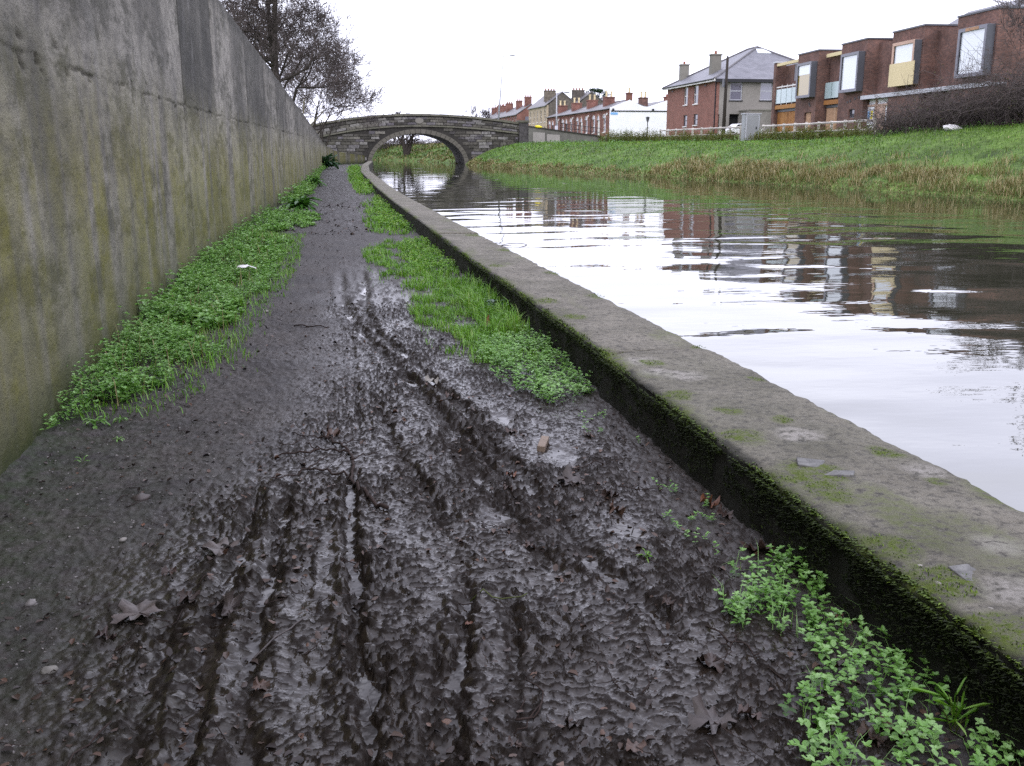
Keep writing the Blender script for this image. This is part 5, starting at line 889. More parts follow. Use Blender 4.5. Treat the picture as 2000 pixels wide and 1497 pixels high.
bag = MB(); Vb, Fb = stone_mesh(9, .45, .5); bag.add([(a * .45, b * .28, c * .32) for a, b, c in Vb], Fb); tag(bag.build('plastic_bag', MAT['yellow'], None, (23.05, 109.0, 3.9), (0, 0.1, -.4), smooth=True), 'yellow plastic bag lying on the wall top by the bridge pier', 'bag')
gt = tag(empty('tube_barrier', (29.9, 105.8, 2.0)), 'galvanised tube gate at the end of the approach wall', 'gate')
for nm, pts, r in (('post', [(0, 0, -.2), (0, 0, .95)], .06), ('post', [(1.55, .1, -.2), (1.55, .1, .95)], .06), ('rail', [(0, 0, .92), (.1, 0, 1.0), (1.55, .1, 1.0)], .05), ('brace', [(.75, .05, .95), (1.5, .1, .25)], .05), ('foot', [(0, 0, .1), (-.12, -.1, -.02), (-.25, -.2, -.05)], .05)): MB().tube(pts, [r] * len(pts), 7).build(nm, MAT['galv'], gt, smooth=True)

# ------------------------------------------------------------------ building helpers: local x runs away from the canal, local y up the street
def slab(mb, plane, a0, a1, z0, z1, d0, d1, holes):
    A = sorted({a0, a1, *[h[0] for h in holes], *[h[1] for h in holes]}); Z = sorted({z0, z1, *[h[2] for h in holes], *[h[3] for h in holes]})
    for i in range(len(A) - 1):
        for j in range(len(Z) - 1):
            am, zm = (A[i] + A[i + 1]) / 2, (Z[j] + Z[j + 1]) / 2
            if any(h[0] < am < h[1] and h[2] < zm < h[3] for h in holes): continue
            if plane == 'f': mb.box(d0, d1, A[i], A[i + 1], Z[j], Z[j + 1])
            else: mb.box(A[i], A[i + 1], d0, d1, Z[j], Z[j + 1])
def pbox(mb, plane, a0, a1, d0, d1, z0, z1): return mb.box(d0, d1, a0, a1, z0, z1) if plane == 'f' else mb.box(a0, a1, d0, d1, z0, z1)
def window(par, plane, a0, a1, z0, z1, frame='whitepaint', pane='glass', rail=True, depth=0.1, fw=0.07, sill='whitepaint', off=0.0, mull=False):
    mb = MB(); d0, d1 = off + depth, off + depth + .06
    pbox(mb, plane, a0, a0 + fw, d0, d1, z0, z1); pbox(mb, plane, a1 - fw, a1, d0, d1, z0, z1); pbox(mb, plane, a0 + fw, a1 - fw, d0, d1, z1 - fw, z1); pbox(mb, plane, a0 + fw, a1 - fw, d0, d1, z0, z0 + fw)
    if rail: zm = (z0 + z1) / 2; pbox(mb, plane, a0 + fw, a1 - fw, d0 - .01, d1 - .01, zm - .045, zm + .045)
    if mull: am = (a0 + a1) / 2; pbox(mb, plane, am - .035, am + .035, d0 - .005, d1 - .005, z0 + fw, z1 - fw)
    wn = mb.build('window', MAT[frame], par); pbox(MB(), plane, a0 + fw * .5, a1 - fw * .5, d0 + .025, d0 + .045, z0 + fw * .5, z1 - fw * .5).build('pane', MAT[pane], wn)
    if sill: pbox(MB(), plane, a0 - .08, a1 + .08, off - .08, off + depth + .02, z0 - .1, z0 - .002).build('sill', MAT[sill], wn)
    return wn
def chimney(par, x0, x1, y0, y1, z0, z1, mat, pots=2, pot='pot', along='x', capm=None, ph=0.45):
    ch = box('chimney', MAT[mat], par, x0, x1, y0, y1, z0, z1 - .12); box('cap', MAT[capm or mat], ch, x0 - .08, x1 + .08, y0 - .08, y1 + .08, z1 - .12, z1)
    for i in range(pots):
        t = (i + .5) / pots; px, py = (x0 + (x1 - x0) * t, (y0 + y1) / 2) if along == 'x' else ((x0 + x1) / 2, y0 + (y1 - y0) * t)
        MB().tube([(px, py, z1), (px, py, z1 + ph * .8), (px, py, z1 + ph * .82), (px, py, z1 + ph)], [.14, .12, .16, .15], 8).build('pot', MAT[pot], ch)
    return ch
def planks(par, plane, a0, a1, d0, d1, z0, z1, n, mat, name='plank'):
    for i in range(n):
        w = (a1 - a0) / n; j = random.uniform(0, .012); pbox(MB(), plane, a0 + i * w + .006, a0 + (i + 1) * w - .006, d0 + j, d1, z0, z1).build(name, MAT[mat], par)

# ------------------------------------------------------------------ modern brick row (four houses)
MZ = 2.9
def modern(k, s0, label):
    a = R(4.0); ux, uy = math.sin(a), math.cos(a); r = tag(empty('terraced_house', (36.34 + ux * s0, 50.55 + uy * s0, MZ), -a), label, 'house', 'modern brick houses in a row')
    W, H = 4.05, 6.05; mb = MB(); holes = []
    if k == 0: holes = [(0.75, 2.1, 0.0, 1.45)]
    if k == 1: holes = [(1.2, 2.15, 0.8, 1.4)]
    slab(mb, 'f', 0, W, -0.5, H, 0, .3, holes); mb.box(.3, 8.0, 0, .3, -0.5, H); mb.box(.3, 8.0, W - .3, W, -0.5, H); mb.box(7.7, 8.0, .3, W - .3, -0.5, H); mb.box(.3, 7.7, .3, W - .3, H - .3, H - .002); mb.box(.6, .7, .3, W - .3, -0.5, 3)
    mb.build('wall', MAT['brickdark'] if k > 1 else MAT['brickdark'], r)
    tr = MB(); tr.box(-.06, 8.06, -.06, W + .06, H, H + .1); tr.build('roof_edge', MAT['trim'], r)
    # window box standing proud of the front
    fm = {0: 'boxmetal', 1: 'boxmetal', 2: 'pinkwood', 3: 'boxmetal'}[k]; y0, y1, z0, z1 = .2, 3.05, 2.58, 5.28; t = .2; fb = MB()
    fb.box(-.5, 0, y0, y0 + t, z0, z1); fb.box(-.5, 0, y1 - t, y1, z0, z1); fb.box(-.5, 0, y0 + t, y1 - t, z1 - t, z1); fb.box(-.5, 0, y0 + t, y1 - t, z0, z0 + t)
    wb = fb.build('window_box', MAT[fm], r)
    box('pane', MAT[{0: 'glassgold', 1: 'glasspale', 2: 'glasspale', 3: 'glasspale'}[k]], wb, -.4, -.38, y0 + t - .02, y1 - t + .02, z0 + t - .02, z1 - t + .02)
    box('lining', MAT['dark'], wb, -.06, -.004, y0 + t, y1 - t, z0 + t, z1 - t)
    sd = box('shaded_side_panel', MAT['trim'], wb, -.49, -.02, y0 - .03, y0 - .002, z0 + .02, z1 - .02)  # dark grey side, with the shade on it put into the colour
    for q in ((y0 + t, y0 + t + .05), (y1 - t - .05, y1 - t)): box('bead', MAT['black'], wb, -.44, -.4, q[0], q[1], z0 + t, z1 - t)
    if k == 0: box('pane', MAT['glasspale'], wb, -.415, -.402, y0 + t, y1 - t, 4.35, z1 - t - .02)
    if k == 2:
        box('infill_panel', MAT['cream'], wb, -.56, -.505, -.05, 3.1, 2.55, 3.98)
    if k == 3: box('patch_board', MAT['wood2'], wb, -.515, -.502, 1.0, 2.3, z1 - t, z1 - .03)
    # recessed link on the far side of the block
    g1 = 5.35 if k == 0 else 3.8
    if k == 0:
        lk = MB(); lk.box(.9, 8, W + .002, W + g1, -0.5, 5.6); lk.box(0, .9, W + g1 - .55, W + g1, -0.5, 5.85); lk.build('link_wall', MAT['brickdark'], r); box('pier_cap', MAT['galv'], r, -.06, .96, W + g1 - .62, W + g1 + .06, 5.85, 5.98)
        box('roof_rail', MAT['cream'], r, .05, .3, W + .01, W + g1 - .56, 5.55, 5.78); box('screen', MAT['boxmetal'], r, .72, .89, W + .3, W + 2.4, 4.2, 5.55)
    else:
        lk = MB(); lk.box(.9, 8, W + .002, W + g1 - .002, -0.5, 5.75); lk.build('link_wall', MAT['brickdark'], r); (box('roof_rail', MAT['cream'], r, .5, .75, W + .01, W + g1 - .01, 5.5, 5.76) if k == 1 else None)
    if k < 2:
        b0, b1, dp = (W + .02, W + g1 - .57, .1) if k == 0 else (W + .02, W + g1 - .02, .55)
        bl = box('balcony', MAT['wood'], r, dp - .02, .88, b0, b1, 1.95, 2.28)
        n = 4 if k == 0 else 3
        for i in range(n):
            q0 = b0 + (b1 - b0) * i / n + .05; q1 = b0 + (b1 - b0) * (i + 1) / n - .05; box('glass_panel', MAT['glassgreen'], bl, dp, dp + .03, q0, q1, 2.42, 3.6)
            MB().tube([(dp + .06, q0 - .04, 2.28), (dp + .06, q0 - .04, 3.95 if k == 0 else 3.62)], [.035, .035], 5).build('baluster', MAT['whitepaint'] if k == 0 else MAT['black'], bl)
        if k == 0: box('handrail', MAT['whitepaint'], bl, dp + .02, dp + .1, b0, b1, 3.74, 3.84)
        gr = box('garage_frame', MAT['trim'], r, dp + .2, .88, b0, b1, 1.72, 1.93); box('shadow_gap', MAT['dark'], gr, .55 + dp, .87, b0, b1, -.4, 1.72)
        planks(gr, 'f', b0 + .75, b1 - .02, dp + .25, dp + .33, -.4, 1.7, 11 if k == 0 else 9, 'wood' if k == 0 else 'wood2'); box('post', MAT['trim'], gr, dp + .22, dp + .36, b0 + .6, b0 + .74, -.4, 1.72)
    if k >= 2:
        cp = MB(); cp.box(-.12, .85, -.05 if k == 3 else 0.0, W + 3.75, 2.02, 2.2); cp.box(-.16, -.12, -.05 if k == 3 else 0.0, W + 3.75, 1.98, 2.24); cp.build('canopy', MAT['galv'], r)
        rw = MB(); rw.box(.5, .6, W + .01, W + 3.74, -.5, 1.98); rw.build('hoarding', MAT['white' if k == 2 else 'brickdark'], r)
        if k == 2:
            hb = box('board', MAT['pinkwood'], r, .44, .5, W + 1.2, W + 2.4, -.4, 1.6); box('batten', MAT['pinkwood'], r, .38, .5, W + .1, W + 3.7, 1.5, 1.62); box('batten', MAT['pinkwood'], r, .37, .49, W + 2.4, W + 2.5, -.4, 1.98)
            nt = box('notice', MAT['white'], r, .4, .43, W + 2.75, W + 3.6, .25, 1.45); box('print', MAT['blue'], nt, .392, .399, W + 3.25, W + 3.55, .45, 1.2); box('print', MAT['yellow'], nt, .392, .399, W + 2.8, W + 3.1, .5, 1.2)
    if k == 0: door = planks(r, 'f', .78, 2.07, .14, .2, -.4, 1.44, 5, 'wood2', 'door_board')
    if k == 1: window(r, 'f', 1.2, 2.15, .8, 1.4, 'trim', 'glass', False, .12, .06, None)
    for (yy, zz) in ([(1.15, 2.05), (.95, 1.9)] if k == 0 else [(.55, 2.1), (1.1, 2.05), (1.9, 1.9), (2.3, 1.85)] if k == 1 else []): box('vent', MAT['black'], r, -.03, -.002, yy, yy + .22, zz, zz + .14)
    MB().tube([(.94, W + .12, -.3), (.94, W + .12, 5.4)], [.05, .05], 6).build('drainpipe', MAT['trim'], r)
    if k >= 2:   # pitched slate roof behind the flat block
        rf = MB(); rf.add([(4.2, W * .3, H + .1), (10, W * .3, H + .1), (10, W + 3.6, H + .1), (4.2, W + 3.6, H + .1), (7.2, W * .3, H + 1.9), (7.2, W + 3.6, H + 1.9)], [(0, 4, 5, 3), (1, 2, 5, 4), (0, 1, 4), (2, 3, 5), (0, 3, 2, 1)]); rf.build('roof', MAT['slate'], r)
    return r
modern(0, 23.55, 'farthest modern brick house, with a cedar gate and glass balcony beside a brick pier')
modern(1, 15.45, 'second modern brick house from the left, its tall window painted pale like reflected white sky')
modern(2, 7.75, 'modern brick house whose window box is half covered by a cream panel')
modern(3, 0.0, 'nearest modern brick house with the largest grey window box, half behind brambles')

# ------------------------------------------------------------------ red brick and grey rendered house with hipped roof
hB = tag(empty('hipped_house', (37.71, 94.06, 2.9), -R(1.1)), 'detached two-storey house, red brick side and grey rendered end under a hipped slate roof', 'house')
H = 5.25; L, Wd = 15.3, 13.2
red = [(8.4, 9.66, 3.19, 5.0), (5.2, 6.6, 3.16, 5.02), (8.35, 9.55, .97, 2.12), (5.1, 6.36, 1.04, 2.13)]; gry = [(1.39, 2.66, 3.26, 5.03), (4.52, 5.8, 3.28, 5.04), (.12, .4, .5, 1.95), (1.44, 2.45, .0, 1.95)]
mb = MB(); slab(mb, 'f', .0, L, -.6, H, 0, .3, red); mb.build('brick_wall', MAT['brickhouse'], hB)
mb = MB(); slab(mb, 's', .3, Wd, -.6, H - .002, 0.002, .3, gry); mb.box(.3, Wd, L - .3, L, -.6, H); mb.box(Wd - .3, Wd, .3, L - .3, -.6, H); mb.build('rendered_wall', MAT['render'], hB)
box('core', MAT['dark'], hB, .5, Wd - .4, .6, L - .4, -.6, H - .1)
o = .45; rf = MB(); E0, E1, E2, E3 = (-o, -o, H), (Wd + o, -o, H), (Wd + o, L + o, H), (-o, L + o, H); P0, P1 = (6.6, 6.3, H + 3.65), (6.6, 8.7, H + 3.65)
rf.add([E0, E1, E2, E3, P0, P1], [(0, 1, 4), (1, 2, 5, 4), (2, 3, 5), (3, 0, 4, 5), (3, 2, 1, 0)]); roof = rf.build('roof', MAT['slate'], hB)
for a, b in ((E0, P0), (E1, P0), (P0, P1), (E3, P1)): MB().tube([(a[0], a[1], a[2] + .04), (b[0], b[1], b[2] + .04)], [.11, .11], 5).build('ridge_tiles', MAT['slate2'], roof)
fa = MB(); fa.box(-o - .02, -o + .1, -o - .02, L + o, H - .22, H - .002); fa.build('fascia', MAT['whitepaint'], hB); fb = MB(); fb.box(-o + .12, Wd + o, -o - .03, -o + .12, H - .3, H - .004); fb.build('gutter_board', MAT['black'], hB)
gu = MB(); gu.tube([(-o - .08, -o, H - .02), (-o - .08, L + o, H - .02)], [.07, .07], 6); gu.build('gutter', MAT['black'], hB)
for (a0, a1, z0, z1) in red: window(hB, 'f', a0, a1, z0, z1, 'whitepaint' if z0 > 2 else 'trim', 'glass', True, .1, .09)
for (a0, a1, z0, z1) in gry[:2]: window(hB, 's', a0, a1, z0, z1, 'galv', 'curtain', True, .1, .09, 'black')
MB().tube([(-.06, .12, -.5), (-.06, .12, H - .2)], [.06, .06], 6).build('drainpipe', MAT['black'], hB)
box('flat_roof_annexe', MAT['render'], hB, 2.5, 5.6, -2.6, -.003, -.6, 2.2); box('annexe_roof', MAT['renderdark'], hB, 2.4, 5.7, -2.7, -.003, 2.203, 2.32); box('side_gate', MAT['boxmetal'], hB, 5.05, 6.6, -2.9, -2.75, -.6, 2.15); box('gate_post', MAT['whitepaint'], hB, 4.9, 5.04, -2.95, -2.8, -.6, 2.3)
chimney(hB, .95, 1.85, 13.6, 14.4, H - .1, 7.75, 'renderdark', 1, 'redpot', ph=.3); chimney(hB, 1.0, 2.0, 4.3, 5.1, H + .2, 8.0, 'renderdark', 1, 'redpot', ph=.3)
def on_near_roof(x, f):  # near hip face
    return (x, -o + (6.3 + o) * f, H + 3.65 * f)
sk = MB(); q = [on_near_roof(6.1, .8), on_near_roof(7.6, .8), on_near_roof(7.15, .93), on_near_roof(6.25, .93)]; sk.add([(a, b - .03, c + .06) for a, b, c in q] + [(a, b, c - .02) for a, b, c in q], [(0, 1, 2, 3), (0, 4, 5, 1), (1, 5, 6, 2), (2, 6, 7, 3), (3, 7, 4, 0)]); sk.build('skylight', MAT['glasspale'], roof)
for (yy, zz) in ((13.2, 4.75), (2.9, 4.75)): box('wall_vent', MAT['black'], hB, -.05, -.002, yy, yy + .5, zz, zz + .14)
# parked car glimpsed beside the house
car = tag(empty('parked_car', (39.3, 91.2, 2.5), 0.0), 'white car roof just showing behind the fence beside the grey house end', 'car')
pr = [(-1.9, .3), (-1.9, .75), (-1.35, .85), (-.75, 1.35), (.75, 1.38), (1.45, .9), (1.95, .8), (1.98, .3)]
MB().poly_prism(pr, 'y', -.8, .8).build('body', MAT['carwhite'], car, bevel=.06); 
for sy in (-.81, .79): MB().poly_prism([(-1.1, .9), (-.68, 1.27), (.68, 1.3), (1.2, .92)], 'y', sy, sy + .02).build('side_window', MAT['glass'], car)
for wx in (-1.2, 1.25):
    for sy in (-.82, .62): MB().tube([(wx, sy, .3), (wx, sy + .2, .3)], [.31, .31], 14).build('wheel', MAT['tyre'], car)

# ------------------------------------------------------------------ terrace of red cottages, white gable end toward the camera
def cottage(i, s0, s1, label, white=False):
    r = tag(empty('terraced_cottage', (35.87, 125.36 + s0, 2.9), 0), label, 'house', 'red brick terrace cottages'); Ln = s1 - s0; H = 3.7; m = Ln / 9.2
    op = [(1.75 * m, 2.95 * m, .75, 2.55), (4.6 * m, 5.9 * m, -.3, 2.35), (6.95 * m, 8.15 * m, .75, 2.55)]; mb = MB(); slab(mb, 'f', 0, Ln, -.6, H, 0, .3, op); mb.box(.3, 5.1, Ln - .2, Ln, -.6, H); mb.box(4.9, 5.1, .002, Ln - .2, -.6, H); mb.build('wall', MAT['brickred'], r)
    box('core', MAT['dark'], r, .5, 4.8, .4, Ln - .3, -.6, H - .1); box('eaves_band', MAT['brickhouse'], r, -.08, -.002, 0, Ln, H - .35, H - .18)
    for (a0, a1, z0, z1) in (op[0], op[2]):
        w = window(r, 'f', a0, a1, z0, z1, 'whitepaint', 'glass', True, .08, .1); c = (a0 + a1) / 2; rr = (a1 - a0) / 2
        MB().poly_prism([(c + rr * math.cos(t), z1 + rr * .75 * math.sin(t)) for t in np.linspace(0, math.pi, 9)], 'x', -.02, .06).build('arched_head', MAT['glass'], w)
        MB().tube([(-.03, c + (rr + .03) * math.cos(t), z1 + (rr * .75 + .03) * math.sin(t)) for t in np.linspace(0, math.pi, 9)], [.05] * 9, 4).build('arch_trim', MAT['whitepaint'], w)
    a0, a1, z0, z1 = op[1]; c = (a0 + a1) / 2; rr = (a1 - a0) / 2; d = box('door', MAT['whitepaint' if i in (1, 0) else 'black'], r, .1, .18, a0, a1, z0, z1); MB().poly_prism([(c + rr * math.cos(t), z1 + rr * math.sin(t)) for t in np.linspace(0, math.pi, 9)], 'x', -.02, .06).build('fanlight', MAT['glass'], d)
    MB().tube([(-.03, c + (rr + .05) * math.cos(t), z1 + (rr + .05) * math.sin(t)) for t in np.linspace(0, math.pi, 9)], [.07] * 9, 4).build('arch_trim', MAT['pinkwood'], d); MB().tube([(.09, c - .3, 1.0), (.02, c - .3, 1.0)], [.04, .05], 6).build('knob', MAT['pot'], d)
    rf = MB(); rf.add([(-.25, 0, H - .05), (2.57, 0, H + 1.05), (5.1, 0, H + .2), (-.25, Ln, H - .05), (2.57, Ln, H + 1.05), (5.1, Ln, H + .2), (-.25, 0, H - .13), (-.25, Ln, H - .13)], [(0, 3, 4, 1), (1, 4, 5, 2), (0, 1, 2), (5, 4, 3), (6, 7, 3, 0)]); rf.build('roof', MAT['slate2'], r); MB().tube([(2.57, 0, H + 1.07), (2.57, Ln, H + 1.07)], [.1, .1], 5).build('ridge', MAT['slate2'], r)
    MB().tube([(-.3, .02, H - .1), (-.3, Ln - .02, H - .1)], [.07, .07], 6).build('gutter', MAT['black'], r); MB().tube([(-.06, Ln - .3, -.4), (-.06, Ln - .3, H - .1)], [.05, .05], 6).build('drainpipe', MAT['black'], r)
    cy = 6.3 if i == 0 else Ln * .62
    chimney(r, 1.1, 2.5, cy, cy + 1.0, H + .3, H + 1.75, 'brickred', 2, 'pot', 'x', ph=.75)
    MB().tube([(-.05, .8, 3.0), (-.2, .8, 3.0)], [.17, .17], 8).build('wall_lamp', MAT['whitepaint'], r)
    if white:
        g = MB(); prof = [(0, -.6), (9.6, -.6), (9.6, H + .35), (7.6, H + 1.03), (4.95, H + .2), (4.4, H + .25), (2.57, H + 1.05), (-.02, H + .05)]; g.poly_prism(prof, 'y', -.25, -.004).build('gable_wall', MAT['white'], r)
        box('gable_band', MAT['black'], r, 0.1, 9.6, -.32, -.252, H - .42, H - .28); box('rear_wing', MAT['white'], r, 5.15, 9.6, -.003, 8, -.6, H)
        for bx_ in (.25, 5.6): box('junction_box', MAT['black'], r, bx_, bx_ + .25, -.36, -.26, H - .3, H - .05)
        w2 = MB(); w2.add([(5.0, -.02, H + .25), (7.6, -.02, H + 1.06), (9.9, -.02, H + .3), (5.0, 8, H + .25), (7.6, 8, H + 1.06), (9.9, 8, H + .3)], [(0, 3, 4, 1), (1, 4, 5, 2), (3, 5, 4)]); w2.build('rear_roof', MAT['slate2'], r)
        chimney(r, 2.25, 2.95, -.2, .5, H + .85, H + 1.95, 'brickred', 1, 'pot', ph=.6); chimney(r, 4.4, 5.5, 1.2, 2.0, H + .1, H + 1.45, 'brickdark', 2, 'pot', ph=.75); chimney(r, 7.35, 8.0, -.2, .5, H + .8, H + 1.5, 'brickred', 1, 'redpot', ph=.3)
        box('name_plate', MAT['blue'], r, .05, 1.0, -.29, -.252, H - .8, H - .52)
    return r
cottage(0, 0, 9.4, 'end cottage of the red terrace with a broad white gable wall', True)
cottage(1, 9.4, 18.4, 'second cottage of the red terrace, with a white door'); cottage(2, 18.4, 27.6, 'third cottage of the red terrace, with a dark door'); cottage(3, 27.6, 37.0, 'last cottage of the red terrace, next to the stone houses')

# ------------------------------------------------------------------ stone houses and red houses beyond
def stone_house(x, y, L, W, H, peak, label, ch, front='rubble'):
    r = tag(empty('stone_house', (x, y, 2.9)), label, 'house'); op = []
    n = max(2, int(L / 2.6))
    for i in range(n): c = (i + .5) * L / n; op += [(c - .5, c + .5, 3.2, 5.2), (c - .5, c + .5, .8, 2.4)]
    mb = MB(); slab(mb, 'f', 0, L, -.6, H, 0, .3, op); mb.build('front_wall', MAT['tan' if front == 'rubble' else front], r)
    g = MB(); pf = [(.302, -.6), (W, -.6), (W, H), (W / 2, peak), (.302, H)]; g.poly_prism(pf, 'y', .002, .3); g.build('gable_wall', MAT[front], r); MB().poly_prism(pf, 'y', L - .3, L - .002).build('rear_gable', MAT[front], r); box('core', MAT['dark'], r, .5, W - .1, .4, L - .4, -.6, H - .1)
    for (a0, a1, z0, z1) in op: window(r, 'f', a0, a1, z0, z1, 'whitepaint', 'glass', True, .1, .08)
    rf = MB(); t = .12; rf.add([(-.3, -.1, H - .1), (W / 2, -.1, peak + .05), (W + .3, -.1, H - .1), (-.3, L + .1, H - .1), (W / 2, L + .1, peak + .05), (W + .3, L + .1, H - .1), (-.3, -.1, H - .22), (W / 2, -.1, peak - .1), (W + .3, -.1, H - .22), (-.3, L + .1, H - .22)], [(0, 3, 4, 1), (1, 4, 5, 2), (0, 1, 7, 6), (1, 2, 8, 7), (6, 9, 3, 0)]); rf.build('roof', MAT['slate2'], r)
    for (x0, x1, y0, y1, z0, z1, m, p) in ch: chimney(r, x0, x1, y0, y1, z0, z1, m, p, 'redpot', 'x', ph=.35)
    box('gable_window', MAT['curtain'], r, 1.6, 2.5, -.05, .001, 3.4, 4.8)
    return r
stone_house(37.09, 168.55, 15.5, 5.4, 5.95, 8.1, 'brown rubble stone house, the left of the two with big chimneys', [(.35, 2.3, 3.2, 4.1, 6.6, 8.5, 'rubble', 4)])
stone_house(42.0, 168.0, 12, 5.6, 5.95, 8.15, 'stone house to the right, its gable rising behind the red terrace', [(.3, 2.4, 3.2, 4.1, 6.6, 8.6, 'rubble', 4)])
def red_house(y, L, label, ch, H=5.3, pk=7.2):
    r = stone_house(36.7, y, L, 5.6, H, pk, label, ch, 'brickred'); r.name = 'brick_house'; return r
red_house(193.6, 9.6, 'red brick house with a grey gable end beyond the stone houses', [(1.9, 3.2, 1.5, 2.6, 5.9, 8.6, 'brickred', 3), (1.5, 2.7, 8.4, 9.5, 5.9, 8.15, 'brickred', 3)])
red_house(203.4, 10, 'next red brick house in the far row, with one tall chimney', [(1.2, 2.6, 8.4, 9.6, 5.9, 8.1, 'brickred', 3)])
red_house(213.6, 11, 'far red brick house behind the tall lamp post', [(1.6, 3.0, 5, 6.2, 5.9, 7.9, 'brickred', 3), (1.2, 2.6, 9.6, 10.8, 5.9, 8.0, 'brickred', 3)]); red_house(225, 14, 'last red brick house of the far row beside the bare trees', [(1.4, 2.8, 7, 8.2, 5.9, 7.9, 'brickred', 3)])

# ------------------------------------------------------------------ lamp posts, pole, fence, kiosk
def lamp_post(loc, h, lean, arm, label, r0=.13, mat='galv'):
    r = tag(empty('street_lamp', loc), label, 'lamp post'); top = np.array([lean[0] * h, lean[1] * h, h]); MB().tube([(0, 0, -.3), (lean[0] * 1.2, lean[1] * 1.2, 1.2)], [r0 * 1.9, r0 * 1.7], 10).build('base', MAT[mat], r, smooth=True)
    MB().tube([(lean[0] * 1.2, lean[1] * 1.2, 1.2), tuple(top * .5), tuple(top)], [r0, r0 * .75, r0 * .5], 10).build('pole', MAT[mat], r, smooth=True); e = top + np.array(arm); MB().tube([tuple(top), tuple(top + np.array(arm) * .5 + np.array([0, 0, .12])), tuple(e)], [r0 * .45, r0 * .4, r0 * .35], 7).build('arm', MAT[mat], r, smooth=True)
    hd = MB(); Vh, Fh = stone_mesh(2, .35, 0.0); hd.add([(e[0] + a * .42 * .9, e[1] + b * .2, e[2] + c * .25) for a, b, c in Vh], Fh); hd.build('lamp_head', MAT['kiosk'], r, smooth=True); return r
lamp_post((20.4, 120.5, 3.6), 8.7, (0.09, 0.015), (1.1, 0, .1), 'tall slender lamp post leaning right, rising from the bridge', .12)
lamp_post((26.0, 112.9, 2.9), 5.0, (0.0, 0.0), (1.2, 0, -.1), 'short steel lamp post in front of the stone house', .1)
pole = tag(empty('wooden_pole', (35.4, 86.2, 2.3)), 'tall dark wooden pole before the grey house end', 'pole'); MB().tube([(0, 0, -.3), (.1, .2, 3.6), (.2, .35, 7.15)], [.17, .15, .11], 9).build('shaft', MAT['bark'], pole, smooth=True); MB().tube([(.2, .35, 7.15), (.2, .35, 7.35)], [.09, .05], 8).build('cap', MAT['black'], pole); MB().box(-.22, -.1, -.05, .3, 4.6, 5.3).build('cable_box', MAT['trim'], pole)
lc = tag(empty('garden_lamp', (35.62, 108.9, 2.2)), 'black lantern lamp standing before the white gable wall', 'lamp post'); MB().tube([(0, 0, -.2), (0, 0, 2.3)], [.06, .045], 7).build('post', MAT['black'], lc); MB().tube([(0, 0, 2.3), (0, 0, 2.75)], [.12, .22], 6).build('lantern', MAT['trim'], lc); MB().tube([(0, 0, 2.75), (0, 0, 2.85)], [.28, .05], 6).build('hood', MAT['black'], lc)

def rail_fence(pts, spacing, label, zt=1.17, sag=0.0):
    r = tag(empty('rail_fence', (pts[0][0], pts[0][1], 2.15)), label, 'fence', 'white post and rail fences'); o = np.array([pts[0][0], pts[0][1], 2.15]); a, b = np.array(pts[0]), np.array(pts[-1]); n = max(2, int(round(np.linalg.norm(b - a) / spacing))); P = [a + (b - a) * i / n for i in range(n + 1)]; zz = [float(bank_z(np.array(p[0]), np.array(p[1]))) for p in P]; zt_ = [2.15 + zt + sag * i / n for i in range(n + 1)]
    pm = MB().box(-.07, .07, -.07, .07, -1.5, .08).mesh('post', MAT['fencewood'])
    for i, p in enumerate(P): inst('post', pm, r, (p[0] - o[0], p[1] - o[1], zt_[i] - o[2]), (0, 0, random.uniform(-.1, .1)))
    for i in range(n):
        for dz in (-.06, -.62):
            p, q = P[i], P[i + 1]; MB().tube([(p[0] - o[0] - .09, p[1] - o[1], zt_[i] - o[2] + dz), (q[0] - o[0] - .09, q[1] - o[1], zt_[i + 1] - o[2] + dz + random.uniform(-.02, .02))], [.075, .075], 4).build('rail', MAT['fencewood'], r)
rail_fence([(33.9, 78.9), (32.6, 95.5)], 1.85, 'white post and rail fence in front of the red brick house')
rail_fence([(34.35, 58.9), (34.45, 75.7)], 1.85, 'white post and rail fence in front of the modern houses')
kk = tag(empty('utility_kiosk', (33.9, 76.9, 2.1)), 'tall grey utility kiosk with a framed door between the two white fences', 'cabinet'); MB().box(-.68, .68, -.3, .3, -.2, 2.12).build('body', MAT['kiosk'], kk, bevel=.03); MB().box(-.74, .74, -.36, .36, 2.12, 2.2).build('lid', MAT['galv'], kk)
dr = MB().box(-.5, .5, -.36, -.302, .1, 2.02).build('door', MAT['kiosk'], kk); fr = MB(); fr.box(-.58, -.502, -.38, -.304, .02, 2.09); fr.box(.502, .58, -.38, -.304, .02, 2.09); fr.box(-.502, .502, -.38, -.304, 2.022, 2.09); fr.build('door_frame', MAT['galv'], kk); MB().box(.28, .36, -.4, -.362, .95, 1.15).build('lock', MAT['black'], dr)
Vr, Fr = stone_mesh(14, .3, .9); tag(MB().add([(a * .62, b * .45, c * .6) for a, b, c in Vr], Fr).build('rubbish_sack', MAT['litter'], None, (29.6, 43.6, float(bank_z(np.array(29.6), np.array(43.6))) + .12), (0, 0.1, .4), smooth=True), 'torn white rubbish sack lying on the grass mound by the brambles', 'litter')
